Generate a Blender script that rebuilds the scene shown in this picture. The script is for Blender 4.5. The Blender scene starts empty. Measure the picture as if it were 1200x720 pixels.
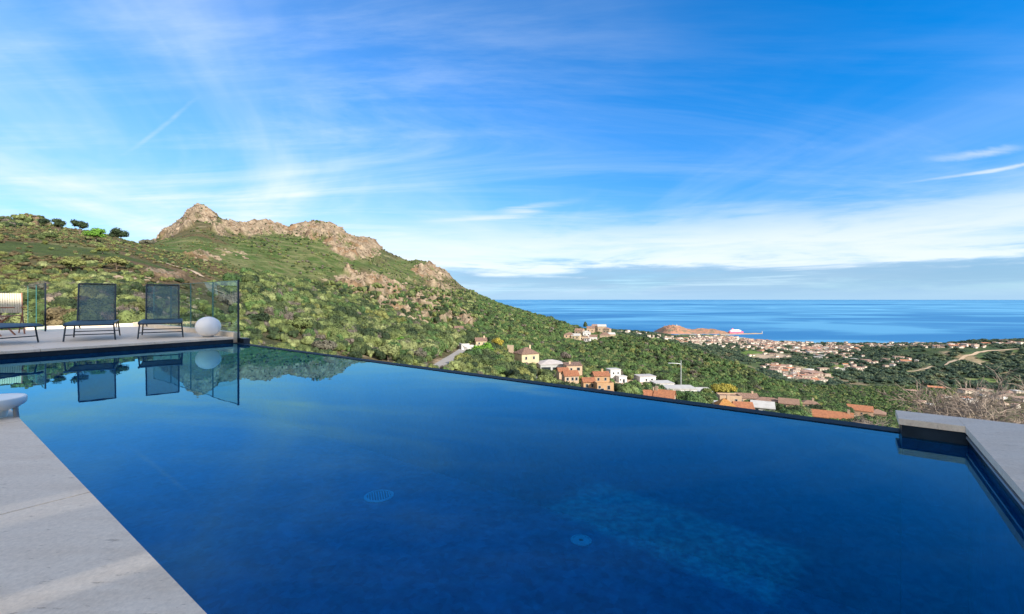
import bpy, bmesh, math, random
import numpy as np
from mathutils import Vector, Matrix
random.seed(7)
rng = np.random.default_rng(7)
R = math.radians
SC = bpy.context.scene
COL = SC.collection

# ------------------------------------------------------------------ camera
EYE = 0.80            # eye above the deck (deck surface is z = 0)
F = 533.0             # focal length in photo pixels (1200 wide)
HZ = 351.0            # photo row of the horizon
SEA = -250.0
cam = bpy.data.cameras.new('camera')
cam.sensor_width = 36.0
cam.lens = 36.0 * F / 1200.0
cam.shift_y = -(360.0 - HZ) / 1200.0
cam.clip_start = 0.05
cam.clip_end = 600000.0
camo = bpy.data.objects.new('camera', cam)
camo.location = (0, 0, EYE)
camo.rotation_euler = (R(90), 0, 0)
COL.objects.link(camo)
SC.camera = camo

# ------------------------------------------------------------------ sun + sky
SUN_EL = 27.0
SUN_AZ = 135.0        # clockwise from +Y (the view direction): behind the camera, to the right
sd = Vector((math.sin(R(SUN_AZ)) * math.cos(R(SUN_EL)), math.cos(R(SUN_AZ)) * math.cos(R(SUN_EL)), math.sin(R(SUN_EL))))
sun = bpy.data.lights.new('sun', 'SUN')
sun.energy = 5.0
sun.angle = R(0.53)
sun.color = (1.0, 0.93, 0.82)
suno = bpy.data.objects.new('sun', sun)
suno.rotation_euler = sd.to_track_quat('Z', 'Y').to_euler()
suno.location = (20, -40, 60)
COL.objects.link(suno)

W = bpy.data.worlds.new('World')
SC.world = W
W.use_nodes = True
nt = W.node_tree
nt.nodes.clear()


def N(nt, typ, **kw):
    n = nt.nodes.new(typ)
    for k, v in kw.items():
        if k == 'ins':
            for a, b in v.items():
                n.inputs[a].default_value = b
        else:
            setattr(n, k, v)
    return n


def mathn(nt, op, a, b=None, c=None, clamp=False):
    n = nt.nodes.new('ShaderNodeMath')
    n.operation = op
    n.use_clamp = clamp
    for i, v in enumerate((a, b, c)):
        if v is None:
            continue
        if isinstance(v, (int, float)):
            n.inputs[i].default_value = v
        else:
            nt.links.new(v, n.inputs[i])
    return n.outputs[0]


def mixc(nt, fac, a, b, mode='MIX'):
    n = nt.nodes.new('ShaderNodeMix')
    n.data_type = 'RGBA'
    n.blend_type = mode
    for i, v in ((0, fac), (6, a), (7, b)):
        if isinstance(v, (int, float)):
            n.inputs[i].default_value = v
        elif isinstance(v, (tuple, list)):
            n.inputs[i].default_value = (*v[:3], 1)
        else:
            nt.links.new(v, n.inputs[i])
    return n.outputs[2]


def ramp(nt, fac, pts, interp='LINEAR'):
    n = nt.nodes.new('ShaderNodeValToRGB')
    cr = n.color_ramp
    cr.interpolation = interp
    while len(cr.elements) < len(pts):
        cr.elements.new(0.5)
    for e, (p, c) in zip(cr.elements, pts):
        e.position = p
        e.color = (c, c, c, 1) if isinstance(c, (int, float)) else (*c[:3], 1)
    nt.links.new(fac, n.inputs[0])
    return n.outputs[0]


def smooth(nt, v, a, b):
    n = nt.nodes.new('ShaderNodeMapRange')
    n.interpolation_type = 'SMOOTHSTEP'
    nt.links.new(v, n.inputs[0])
    n.inputs[1].default_value = a
    n.inputs[2].default_value = b
    return n.outputs[0]


L = nt.links.new
sky = N(nt, 'ShaderNodeTexSky', sky_type='NISHITA', sun_disc=False)
sky.sun_elevation = R(SUN_EL)
sky.sun_rotation = R(SUN_AZ)
sky.altitude = 250
sky.air_density = 1.0
sky.dust_density = 0.35
sky.ozone_density = 2.5
tc = N(nt, 'ShaderNodeTexCoord')
sep = N(nt, 'ShaderNodeSeparateXYZ')
L(tc.outputs['Generated'], sep.inputs[0])
gx, gy, gz = sep.outputs
zc = mathn(nt, 'MAXIMUM', gz, 0.0)
den = mathn(nt, 'ADD', zc, 0.09)
comb = N(nt, 'ShaderNodeCombineXYZ')
L(mathn(nt, 'DIVIDE', gx, den), comb.inputs[0])
L(mathn(nt, 'DIVIDE', gy, den), comb.inputs[1])
elev = zc
azi = mathn(nt, 'ARCTAN2', gx, gy)


def cloud(scale, rotz, stretch, detail, rough, dist, off=(0, 0, 0)):
    mp = N(nt, 'ShaderNodeMapping')
    mp.inputs['Rotation'].default_value = (0, 0, rotz)
    mp.inputs['Scale'].default_value = stretch
    mp.inputs['Location'].default_value = off
    L(comb.outputs[0], mp.inputs[0])
    no = N(nt, 'ShaderNodeTexNoise', ins={'Scale': scale, 'Detail': detail, 'Roughness': rough, 'Distortion': dist})
    L(mp.outputs[0], no.inputs['Vector'])
    return no.outputs[0]


skyc = mixc(nt, 1.0, sky.outputs[0], mixc(nt, smooth(nt, elev, 0.0, 0.45), (0.48, 0.74, 1.04), (0.19, 0.80, 1.32)), 'MULTIPLY')
hsv = N(nt, 'ShaderNodeHueSaturation', ins={'Saturation': 1.12, 'Value': 1.0})
L(skyc, hsv.inputs['Color'])
skyc = hsv.outputs[0]
# thin cirrus veil and streaks
c1 = cloud(0.42, R(35), (1, 0.55, 1), 6, 0.55, 0.7, (3.1, 1.7, 0))
c2 = cloud(0.95, R(62), (0.35, 1.3, 1), 9, 0.64, 1.1, (0.3, 5.2, 0))
streak = cloud(3.2, R(70), (0.16, 1.4, 1), 6, 0.6, 0.5, (2, 1, 0))
veil = smooth(nt, c1, 0.40, 0.72)
wisp = smooth(nt, c2, 0.44, 0.78)
# the veil is thicker to the left and low down
left = smooth(nt, azi, 0.75, -0.75)
low = smooth(nt, elev, 0.46, 0.05)
amt = mathn(nt, 'ADD', mathn(nt, 'MULTIPLY', left, 0.72), mathn(nt, 'MULTIPLY', low, 0.48))
m = mathn(nt, 'ADD', mathn(nt, 'MULTIPLY', veil, 0.62), mathn(nt, 'MULTIPLY', wisp, 0.36))
m = mathn(nt, 'ADD', m, mathn(nt, 'MULTIPLY', smooth(nt, streak, 0.45, 0.85), 0.16))
m = mathn(nt, 'ADD', m, mathn(nt, 'MULTIPLY', low, 0.25))
m = mathn(nt, 'MULTIPLY', m, mathn(nt, 'ADD', amt, 0.10))
m = mathn(nt, 'ADD', m, mathn(nt, 'MULTIPLY', mathn(nt, 'MULTIPLY', left, mathn(nt, 'ADD', veil, 1.1)), 0.11), None, True)
skyc = mixc(nt, m, skyc, (4.6, 5.3, 5.9))
# low white bank with a grey-blue layer under it
def band(noise_w, e0, e1, e2, e3):
    e = mathn(nt, 'ADD', elev, mathn(nt, 'MULTIPLY', mathn(nt, 'SUBTRACT', noise_w, 0.5), 0.14))
    return mathn(nt, 'MULTIPLY', smooth(nt, e, e0, e1), smooth(nt, e, e3, e2))


mpb = N(nt, 'ShaderNodeMapping')
mpb.inputs['Scale'].default_value = (2.0, 2.0, 17)
L(tc.outputs['Generated'], mpb.inputs[0])
nb = N(nt, 'ShaderNodeTexNoise', ins={'Scale': 1.6, 'Detail': 8, 'Roughness': 0.62, 'Distortion': 0.3})
L(mpb.outputs[0], nb.inputs['Vector'])
nbo = nb.outputs[0]
rightw = smooth(nt, azi, -0.55, -0.05)
wb = mathn(nt, 'MULTIPLY', band(nbo, 0.055, 0.085, 0.115, 0.20), rightw)
wb = mathn(nt, 'MULTIPLY', wb, mathn(nt, 'ADD', 0.45, mathn(nt, 'MULTIPLY', smooth(nt, nbo, 0.3, 0.65), 0.5)))
skyc = mixc(nt, mathn(nt, 'MULTIPLY', wb, 0.9), skyc, (5.0, 5.35, 5.7))
mpw = N(nt, 'ShaderNodeMapping')
mpw.inputs['Scale'].default_value = (1.6, 1.6, 60)
L(tc.outputs['Generated'], mpw.inputs[0])
nw = N(nt, 'ShaderNodeTexNoise', ins={'Scale': 1.5, 'Detail': 6, 'Roughness': 0.6, 'Distortion': 0.4})
L(mpw.outputs[0], nw.inputs['Vector'])
gb = mathn(nt, 'MULTIPLY', band(nbo, -0.01, 0.035, 0.060, 0.085), rightw)
gb = mathn(nt, 'MULTIPLY', gb, mathn(nt, 'SUBTRACT', 1.0, mathn(nt, 'MULTIPLY', smooth(nt, nw.outputs[0], 0.5, 0.68), 0.8)))
gb = mathn(nt, 'MULTIPLY', gb, mathn(nt, 'ADD', 0.55, mathn(nt, 'MULTIPLY', nbo, 0.8)), None, True)
skyc = mixc(nt, mathn(nt, 'MULTIPLY', gb, 0.75), skyc, (1.5, 2.6, 3.9))
# bright broken cloud added to the unseen sky behind, to fill the shade
fill_cloud = mathn(nt, 'MULTIPLY', smooth(nt, gy, 0.05, -0.45), smooth(nt, c1, 0.25, 0.5))
skyc = mixc(nt, mathn(nt, 'MULTIPLY', fill_cloud, 0.9), skyc, (9.5, 8.8, 8.2))
# pale sea haze in the lowest part of the sky
skyc = mixc(nt, mathn(nt, 'MULTIPLY', smooth(nt, elev, 0.045, 0.0), 0.85), skyc, (2.2, 3.5, 4.9))
# old contrails and single wisps
def trail(a0, e0, a1, e1, wd, st):
    k = (e1 - e0)/(a1 - a0)
    wob = mathn(nt, 'MULTIPLY', mathn(nt, 'SUBTRACT', c2, 0.5), wd*5)
    d = mathn(nt, 'SUBTRACT', mathn(nt, 'ADD', elev, wob), mathn(nt, 'ADD', mathn(nt, 'MULTIPLY', azi, k), e0 - k*a0))
    f = smooth(nt, mathn(nt, 'ABSOLUTE', d), wd, 0.0)
    f = mathn(nt, 'MULTIPLY', f, mathn(nt, 'MULTIPLY', smooth(nt, azi, a0, a0 + (a1 - a0)*.45), smooth(nt, azi, a1, a1 - (a1 - a0)*.35)))
    return mathn(nt, 'MULTIPLY', f, mathn(nt, 'MULTIPLY', smooth(nt, streak, 0.25, 0.6), st))


skyc = mixc(nt, trail(-0.7206, 0.2187, -0.5966, 0.3478, 0.007, 0.22), skyc, (5.0, 5.3, 5.7))
skyc = mixc(nt, trail(0.6845, 0.1912, 1.0767, 0.1923, 0.0035, 0.8), skyc, (5.0, 5.3, 5.7))
skyc = mixc(nt, trail(0.7227, 0.2262, 0.8567, 0.2102, 0.008, 0.45), skyc, (5.0, 5.3, 5.7))
skyc = mixc(nt, trail(-0.2533, 0.1491, 0.1855, 0.2109, 0.012, 0.55), skyc, (5.0, 5.3, 5.7))
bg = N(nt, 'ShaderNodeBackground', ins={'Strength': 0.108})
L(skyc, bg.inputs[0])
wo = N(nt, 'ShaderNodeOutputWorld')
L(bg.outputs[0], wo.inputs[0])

SC.view_settings.view_transform = 'Standard'
SC.view_settings.look = 'None'
SC.view_settings.gamma = 1
SC.view_settings.use_curve_mapping = False
SC.view_settings.exposure = 0.85
SC.cycles.max_bounces = 6
SC.cycles.transparent_max_bounces = 12

# ------------------------------------------------------------------ helpers
def tag(o, label=None, cat=None, group=None, kind=None):
    if label: o['label'] = label
    if cat: o['category'] = cat
    if group: o['group'] = group
    if kind: o['kind'] = kind
    return o


def empty(name, loc, rz=0.0, **kw):
    o = bpy.data.objects.new(name, None)
    o.empty_display_size = 0.3
    o.location = loc
    o.rotation_euler = (0, 0, rz)
    COL.objects.link(o)
    return tag(o, **kw)


class MB:
    """collects shapes, linked as one mesh object"""
    def __init__(s):
        s.v = []; s.f = []; s.mi = []

    def add(s, vs, fs, mi=0):
        b = len(s.v)
        s.v += [tuple(v) for v in vs]
        s.f += [tuple(i + b for i in f) for f in fs]
        s.mi += [mi] * len(fs)
        return s

    def box(s, x0, x1, y0, y1, z0, z1, mi=0, rz=0, c=(0, 0), bev=0):
        if bev:
            b = min(bev, (x1-x0)*.45, (y1-y0)*.45, (z1-z0)*.45)
            vs = []
            for z, k in ((z0, b), (z0 + b, 0), (z1 - b, 0), (z1, b)):
                vs += [(x0 + k, y0 + b*0 + k, z), (x1 - k, y0 + k, z), (x1 - k, y1 - k, z), (x0 + k, y1 - k, z)]
            fs = [(3, 2, 1, 0), (12, 13, 14, 15)]
            for r in range(3):
                for i in range(4):
                    j = (i + 1) % 4
                    fs.append((r*4 + i, r*4 + j, r*4 + 4 + j, r*4 + 4 + i))
        else:
            vs = [(x0, y0, z0), (x1, y0, z0), (x1, y1, z0), (x0, y1, z0), (x0, y0, z1), (x1, y0, z1), (x1, y1, z1), (x0, y1, z1)]
            fs = [(3, 2, 1, 0), (4, 5, 6, 7), (0, 1, 5, 4), (1, 2, 6, 5), (2, 3, 7, 6), (3, 0, 4, 7)]
        if rz:
            cs, sn = math.cos(rz), math.sin(rz)
            vs = [(c[0] + x*cs - y*sn, c[1] + x*sn + y*cs, z) for x, y, z in vs]
        return s.add(vs, fs, mi)

    def tube(s, pts, r, n=8, mi=0, cap=True):
        pts = [Vector(p) for p in pts]
        rs = r if isinstance(r, (list, tuple)) else [r] * len(pts)
        b = len(s.v)
        up = Vector((0, 0, 1))
        for i, p in enumerate(pts):
            d = (pts[min(i + 1, len(pts) - 1)] - pts[max(i - 1, 0)]).normalized()
            a = d.cross(up)
            if a.length < 1e-3: a = d.cross(Vector((1, 0, 0)))
            a.normalize(); c = d.cross(a)
            for k in range(n):
                t = 2 * math.pi * k / n
                s.v.append(tuple(p + (a * math.cos(t) + c * math.sin(t)) * rs[i]))
        for i in range(len(pts) - 1):
            for k in range(n):
                k2 = (k + 1) % n
                s.f.append((b + i*n + k, b + i*n + k2, b + (i+1)*n + k2, b + (i+1)*n + k)); s.mi.append(mi)
        if cap:
            s.f.append(tuple(b + k for k in range(n))[::-1]); s.mi.append(mi)
            e = b + (len(pts) - 1) * n
            s.f.append(tuple(e + k for k in range(n))); s.mi.append(mi)
        return s

    def lathe(s, prof, n=32, c=(0, 0, 0), mi=0, sc=(1, 1)):
        b = len(s.v)
        for r, z in prof:
            for k in range(n):
                t = 2 * math.pi * k / n
                s.v.append((c[0] + r*math.cos(t)*sc[0], c[1] + r*math.sin(t)*sc[1], c[2] + z))
        for i in range(len(prof) - 1):
            for k in range(n):
                k2 = (k + 1) % n
                s.f.append((b + i*n + k, b + i*n + k2, b + (i+1)*n + k2, b + (i+1)*n + k)); s.mi.append(mi)
        return s

    def prism(s, poly, z0, z1, mi=0):
        n = len(poly)
        vs = [(x, y, z0) for x, y in poly] + [(x, y, z1) for x, y in poly]
        fs = [tuple(range(n))[::-1], tuple(range(n, 2*n))] + [(i, (i+1) % n, (i+1) % n + n, i + n) for i in range(n)]
        return s.add(vs, fs, mi)

    def build(s, name, mats, parent=None, smooth=False, loc=None):
        me = bpy.data.meshes.new(name)
        me.from_pydata(s.v, [], s.f)
        for m_ in (mats if isinstance(mats, (list, tuple)) else [mats]):
            me.materials.append(m_)
        if any(s.mi):
            me.polygons.foreach_set('material_index', s.mi)
        if smooth:
            me.polygons.foreach_set('use_smooth', [True] * len(me.polygons))
        me.update()
        o = bpy.data.objects.new(name, me)
        if loc: o.location = loc
        if parent: o.parent = parent
        COL.objects.link(o)
        return o


def copy_tree(o, parent=None):
    c = o.copy(); COL.objects.link(c)
    if parent: c.parent = parent
    for ch in [x for x in o.children]:
        copy_tree(ch, c)
    return c


def fixn(o):
    """outward normals for a closed shape"""
    bm = bmesh.new(); bm.from_mesh(o.data)
    bmesh.ops.recalc_face_normals(bm, faces=bm.faces)
    bm.to_mesh(o.data); bm.free()
    return o


# pool frame: s runs along the pool away to the left, t from the near coping to the overflow edge
def PW(s_, t_, z=0.0):
    return (-.8*s_ + .6*t_, .6*s_ + .8*t_, z)


def P(px, py, h=EYE):
    """point on the level plane h below the eye seen at a photo pixel"""
    k = h / (py - HZ)
    return ((px - 600) * k, F * k)


LOC_RZ = math.atan2(.8, .6)       # object turned so that local x = t, local y = s

# ------------------------------------------------------------------ materials
def mat(name, col, rough=0.6, metal=0.0, noise=None, bump=None, spec=0.5, **kw):
    m_ = bpy.data.materials.new(name)
    m_.use_nodes = True
    t = m_.node_tree
    b = t.nodes['Principled BSDF']
    b.inputs['Base Color'].default_value = (*col, 1)
    b.inputs['Roughness'].default_value = rough
    b.inputs['Metallic'].default_value = metal
    b.inputs['Specular IOR Level'].default_value = spec
    if noise or bump:
        co = t.nodes.new('ShaderNodeTexCoord')
    if noise:
        sc_, c2_, lo, hi = noise
        no = N(t, 'ShaderNodeTexNoise', ins={'Scale': sc_, 'Detail': 8, 'Roughness': 0.62})
        t.links.new(co.outputs['Object'], no.inputs['Vector'])
        t.links.new(mixc(t, smooth(t, no.outputs[0], lo, hi), col, c2_), b.inputs['Base Color'])
    if bump:
        sc_, st, ds = bump
        no = N(t, 'ShaderNodeTexNoise', ins={'Scale': sc_, 'Detail': 6, 'Roughness': 0.6})
        t.links.new(co.outputs['Object'], no.inputs['Vector'])
        bp = N(t, 'ShaderNodeBump', ins={'Strength': st, 'Distance': ds})
        t.links.new(no.outputs[0], bp.inputs['Height'])
        t.links.new(bp.outputs[0], b.inputs['Normal'])
    return m_


M = {}
M['navy_metal'] = mat('navy_metal', (0.006, 0.018, 0.035), 0.35, 0.3)
M['teak'] = mat('teak', (0.30, 0.11, 0.045), 0.5, noise=(30, (0.18, 0.06, 0.025), .35, .7))
M['canvas'] = mat('canvas', (0.50, 0.45, 0.34), 0.85)
M['white_plastic'] = mat('white_plastic', (0.78, 0.80, 0.76), 0.35)
M['grey_plastic'] = mat('grey_plastic', (0.25, 0.27, 0.28), 0.4)
M['steel_dark'] = mat('steel_dark', (0.012, 0.02, 0.035), 0.3, 0.5)
M['galv'] = mat('galv', (0.42, 0.45, 0.46), 0.45, 0.6)
M['glasspane'] = mat('dark_window', (0.02, 0.028, 0.035), 0.12)
M['shutter'] = mat('shutter', (0.10, 0.07, 0.06), 0.6)


def stone_mat():
    m_ = bpy.data.materials.new('limestone')
    m_.use_nodes = True
    t = m_.node_tree
    b = t.nodes['Principled BSDF']
    co = N(t, 'ShaderNodeTexCoord')
    mp = N(t, 'ShaderNodeMapping', ins={'Scale': (1.1, 3.6, 1.0), 'Rotation': (0, 0, R(14))})
    t.links.new(co.outputs['Object'], mp.inputs[0])
    n1 = N(t, 'ShaderNodeTexNoise', ins={'Scale': 2.2, 'Detail': 10, 'Roughness': 0.68, 'Distortion': 0.6})
    t.links.new(mp.outputs[0], n1.inputs['Vector'])
    n2 = N(t, 'ShaderNodeTexNoise', ins={'Scale': 1.1, 'Detail': 5, 'Roughness': 0.6})
    t.links.new(co.outputs['Object'], n2.inputs['Vector'])
    c = mixc(t, smooth(t, n1.outputs[0], .32, .70), (0.70, 0.575, 0.43), (0.80, 0.69, 0.545))
    c = mixc(t, smooth(t, n2.outputs[0], .35, .75), c, (0.74, 0.64, 0.51))
    # small pores drawn out along the bedding
    mp3 = N(t, 'ShaderNodeMapping', ins={'Scale': (7, 24, 7), 'Rotation': (0, 0, R(14))})
    t.links.new(co.outputs['Object'], mp3.inputs[0])
    n3 = N(t, 'ShaderNodeTexNoise', ins={'Scale': 1.6, 'Detail': 7, 'Roughness': 0.7})
    t.links.new(mp3.outputs[0], n3.inputs['Vector'])
    pore = smooth(t, n3.outputs[0], .60, .68)
    c = mixc(t, mathn(t, 'MULTIPLY', pore, .6), c, (0.24, 0.165, 0.11))
    t.links.new(c, b.inputs['Base Color'])
    n4 = N(t, 'ShaderNodeTexNoise', ins={'Scale': 90, 'Detail': 4})
    t.links.new(co.outputs['Object'], n4.inputs['Vector'])
    h = mathn(t, 'SUBTRACT', mathn(t, 'MULTIPLY', n4.outputs[0], .25), pore)
    gr_ = N(t, 'ShaderNodeTexNoise', ins={'Scale': 60, 'Detail': 6, 'Roughness': 0.8})
    t.links.new(co.outputs['Object'], gr_.inputs['Vector'])
    c = mixc(t, 1.0, c, ramp(t, gr_.outputs[0], [(.3, .80), (.7, 1.12)]), 'MULTIPLY')
    t.links.new(c, b.inputs['Base Color'])
    bp = N(t, 'ShaderNodeBump', ins={'Strength': 0.35, 'Distance': 0.004})
    t.links.new(h, bp.inputs['Height'])
    t.links.new(bp.outputs[0], b.inputs['Normal'])
    b.inputs['Roughness'].default_value = 0.62
    return m_


M['stone'] = stone_mat()
M['stone_edge'] = mat('stone_edge', (0.36, 0.29, 0.23), 0.7, noise=(18, (0.24, 0.18, 0.14), .35, .7))


def tile_mat(name, c1_, c2_, sc_=(40, 40, 40)):
    m_ = bpy.data.materials.new(name)
    m_.use_nodes = True
    t = m_.node_tree
    b = t.nodes['Principled BSDF']
    co = N(t, 'ShaderNodeTexCoord')
    n1 = N(t, 'ShaderNodeTexNoise', ins={'Scale': 2.0, 'Detail': 9, 'Roughness': 0.72})
    t.links.new(co.outputs['Object'], n1.inputs['Vector'])
    v = N(t, 'ShaderNodeTexVoronoi', ins={'Scale': 16.0})
    t.links.new(co.outputs['Object'], v.inputs['Vector'])
    sp = N(t, 'ShaderNodeSeparateColor')
    t.links.new(v.outputs['Color'], sp.inputs[0])
    f = mathn(t, 'ADD', mathn(t, 'MULTIPLY', smooth(t, n1.outputs[0], .3, .7), .6), mathn(t, 'MULTIPLY', sp.outputs[0], .4))
    t.links.new(mixc(t, f, c1_, c2_), b.inputs['Base Color'])
    b.inputs['Roughness'].default_value = 0.4
    b.inputs['Specular IOR Level'].default_value = 0.2
    return m_


M['lip_tile'] = mat('wet_dark_tile', (0.003, 0.010, 0.020), .5, spec=.06, noise=(25, (0.008, 0.022, 0.04), .35, .7))
M['pool_tile'] = tile_mat('pool_tile', (0.005, 0.011, 0.02), (0.018, 0.032, 0.05))
M['pool_floor'] = tile_mat('pool_floor_tile', (0.008, 0.08, 0.19), (0.09, 0.36, 0.56))


def water_mat():
    m_ = bpy.data.materials.new('pool_water')
    m_.use_nodes = True
    t = m_.node_tree
    t.nodes.clear()
    co = N(t, 'ShaderNodeTexCoord')
    n1 = N(t, 'ShaderNodeTexNoise', ins={'Scale': 1.3, 'Detail': 3, 'Roughness': 0.5})
    t.links.new(co.outputs['Object'], n1.inputs['Vector'])
    bp = N(t, 'ShaderNodeBump', ins={'Strength': 0.05, 'Distance': 0.02})
    t.links.new(n1.outputs[0], bp.inputs['Height'])
    fr = N(t, 'ShaderNodeFresnel', ins={'IOR': 1.45})
    t.links.new(bp.outputs[0], fr.inputs['Normal'])
    tr = N(t, 'ShaderNodeBsdfTransparent', ins={'Color': (0.08, 0.58, 0.98, 1)})
    gl = N(t, 'ShaderNodeBsdfGlossy', ins={'Roughness': 0.0, 'Color': (0.34, 0.84, 1.0, 1)})
    df = N(t, 'ShaderNodeBsdfDiffuse', ins={'Color': (0.0, 0.11, 0.26, 1)})
    nm = N(t, 'ShaderNodeTexNoise', ins={'Scale': 26.0, 'Detail': 5, 'Roughness': 0.8})
    t.links.new(co.outputs['Object'], nm.inputs['Vector'])
    t.links.new(mixc(t, smooth(t, nm.outputs[0], .36, .66), (0.0, 0.045, 0.15), (0.0, 0.155, 0.42)), df.inputs[0])
    tb_ = N(t, 'ShaderNodeMixShader', ins={0: 0.20})
    t.links.new(tr.outputs[0], tb_.inputs[1]); t.links.new(df.outputs[0], tb_.inputs[2])
    t.links.new(bp.outputs[0], gl.inputs['Normal'])
    mx = N(t, 'ShaderNodeMixShader')
    t.links.new(fr.outputs[0], mx.inputs[0])
    t.links.new(tb_.outputs[0], mx.inputs[1])
    t.links.new(gl.outputs[0], mx.inputs[2])
    out = N(t, 'ShaderNodeOutputMaterial')
    t.links.new(mx.outputs[0], out.inputs[0])
    return m_


M['water'] = water_mat()


def clear_glass():
    m_ = bpy.data.materials.new('clear_glass')
    m_.use_nodes = True
    t = m_.node_tree
    t.nodes.clear()
    fr = N(t, 'ShaderNodeFresnel', ins={'IOR': 1.5})
    tr = N(t, 'ShaderNodeBsdfTransparent', ins={'Color': (0.66, 0.82, 0.80, 1)})
    gl = N(t, 'ShaderNodeBsdfGlossy', ins={'Roughness': 0.0})
    mx = N(t, 'ShaderNodeMixShader')
    t.links.new(mathn(t, 'MULTIPLY', fr.outputs[0], 0.18), mx.inputs[0])
    t.links.new(tr.outputs[0], mx.inputs[1])
    t.links.new(gl.outputs[0], mx.inputs[2])
    out = N(t, 'ShaderNodeOutputMaterial')
    t.links.new(mx.outputs[0], out.inputs[0])
    return m_


M['glass'] = clear_glass()
M['glass_edge'] = mat('glass_edge', (0.05, 0.16, 0.16), 0.15)


def sling_mat(name, col, open_=0.3):
    m_ = bpy.data.materials.new(name)
    m_.use_nodes = True
    t = m_.node_tree
    b = t.nodes['Principled BSDF']
    b.inputs['Base Color'].default_value = (*col, 1)
    b.inputs['Roughness'].default_value = 0.55
    tr = N(t, 'ShaderNodeBsdfTransparent')
    mx = N(t, 'ShaderNodeMixShader')
    mx.inputs[0].default_value = 1 - open_
    t.links.new(tr.outputs[0], mx.inputs[1])
    t.links.new(b.outputs[0], mx.inputs[2])
    t.links.new(mx.outputs[0], t.nodes['Material Output'].inputs[0])
    return m_


M['sling'] = sling_mat('woven_mesh_fabric', (0.022, 0.085, 0.135), 0.30)
M['sling_seat'] = sling_mat('woven_seat_fabric', (0.004, 0.045, 0.085), 0.05)


def foliage(name, stops, rough=0.75):
    m_ = bpy.data.materials.new(name)
    m_.use_nodes = True
    t = m_.node_tree
    b = t.nodes['Principled BSDF']
    oi = N(t, 'ShaderNodeObjectInfo')
    c = ramp(t, oi.outputs['Random'], stops)
    co = N(t, 'ShaderNodeTexCoord')
    no = N(t, 'ShaderNodeTexNoise', ins={'Scale': 1.7, 'Detail': 3})
    t.links.new(co.outputs['Object'], no.inputs['Vector'])
    k = N(t, 'ShaderNodeMapRange', ins={1: .3, 2: .7, 3: 0.55, 4: 1.55})
    t.links.new(no.outputs[0], k.inputs[0])
    hv = N(t, 'ShaderNodeHueSaturation')
    t.links.new(c, hv.inputs['Color'])
    t.links.new(k.outputs[0], hv.inputs['Value'])
    t.links.new(hv.outputs[0], b.inputs['Base Color'])
    b.inputs['Roughness'].default_value = rough
    b.inputs['Specular IOR Level'].default_value = 0.25
    return m_


M['f_olive'] = foliage('olive_foliage', [(0, (0.045, 0.068, 0.020)), (.3, (0.080, 0.104, 0.034)), (.65, (0.115, 0.145, 0.044)), (1, (0.170, 0.190, 0.080))])
M['f_dark'] = foliage('dark_foliage', [(0, (0.016, 0.030, 0.012)), (.5, (0.030, 0.048, 0.018)), (1, (0.050, 0.070, 0.026))])
M['f_grey'] = foliage('grey_scrub', [(0, (0.0936, 0.0828, 0.0648)), (.5, (0.1224, 0.1008, 0.0828)), (1, (0.0864, 0.0900, 0.0612))])
M['f_yellow'] = foliage('yellow_green_foliage', [(0, (0.1105, 0.1232, 0.0298)), (.5, (0.1275, 0.1360, 0.0425)), (1, (0.1020, 0.1275, 0.0340))])
M['f_bright'] = foliage('bright_green_foliage', [(0, (0.07, 0.17, 0.018)), (1, (0.09, 0.19, 0.022))])
M['f_mimosa'] = foliage('mimosa_blossom', [(0, (0.15, 0.145, 0.025)), (1, (0.24, 0.20, 0.03))])
M['f_wood'] = foliage('woodland_foliage', [(0, (0.0327, 0.0701, 0.0213)), (.4, (0.0508, 0.0949, 0.0274)), (.8, (0.0726, 0.1237, 0.0342)), (1, (0.1016, 0.1237, 0.0455))])
M['f_far'] = foliage('far_foliage', [(0, (0.022, 0.042, 0.027)), (.55, (0.038, 0.066, 0.038)), (.85, (0.066, 0.092, 0.047)), (1, (0.10, 0.115, 0.06))])
M['f_heath'] = foliage('heath', [(0, (0.0800, 0.0680, 0.0320)), (.5, (0.1040, 0.0800, 0.0400)), (1, (0.0720, 0.0800, 0.0280))])
M['bark'] = mat('bark', (0.16, 0.12, 0.09), 0.9, noise=(6, (0.09, 0.065, 0.05), .3, .7))
M['twig'] = mat('bare_twigs', (0.235, 0.185, 0.145), 0.9)
M['twig_bark'] = mat('grey_brown_bark', (0.17, 0.115, 0.085), 0.9)


# ------------------------------------------------------------------ noise
def _h(ix, iy, seed):
    n = (ix * 374761393 + iy * 668265263 + seed * 1442695041) & 0xffffffff
    n = ((n ^ (n >> 13)) * 1274126177) & 0xffffffff
    n = n ^ (n >> 16)
    return (n & 0xffff) / 65535.0


def vnoise(x, y, seed=0):
    ix = np.floor(x).astype(np.int64); iy = np.floor(y).astype(np.int64)
    fx = x - ix; fy = y - iy
    fx = fx*fx*(3 - 2*fx); fy = fy*fy*(3 - 2*fy)
    a = _h(ix, iy, seed); b = _h(ix + 1, iy, seed); c = _h(ix, iy + 1, seed); d = _h(ix + 1, iy + 1, seed)
    return (a + (b - a)*fx)*(1 - fy) + (c + (d - c)*fx)*fy


def fbm(x, y, oct_=5, seed=0, gain=0.5):
    s_ = 0.0; a = 1.0; t = 0.0
    for i in range(oct_):
        s_ = s_ + a * vnoise(x * 2**i + 17.3*i, y * 2**i - 9.1*i, seed + i)
        t += a; a *= gain
    return s_ / t


def ridged(x, y, oct_=5, seed=0):
    s_ = 0.0; a = 1.0; t = 0.0
    for i in range(oct_):
        n = 1 - np.abs(2*vnoise(x * 2**i + 5.3*i, y * 2**i + 3.1*i, seed + i) - 1)
        s_ = s_ + a * n * n
        t += a; a *= 0.55
    return s_ / t


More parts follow.
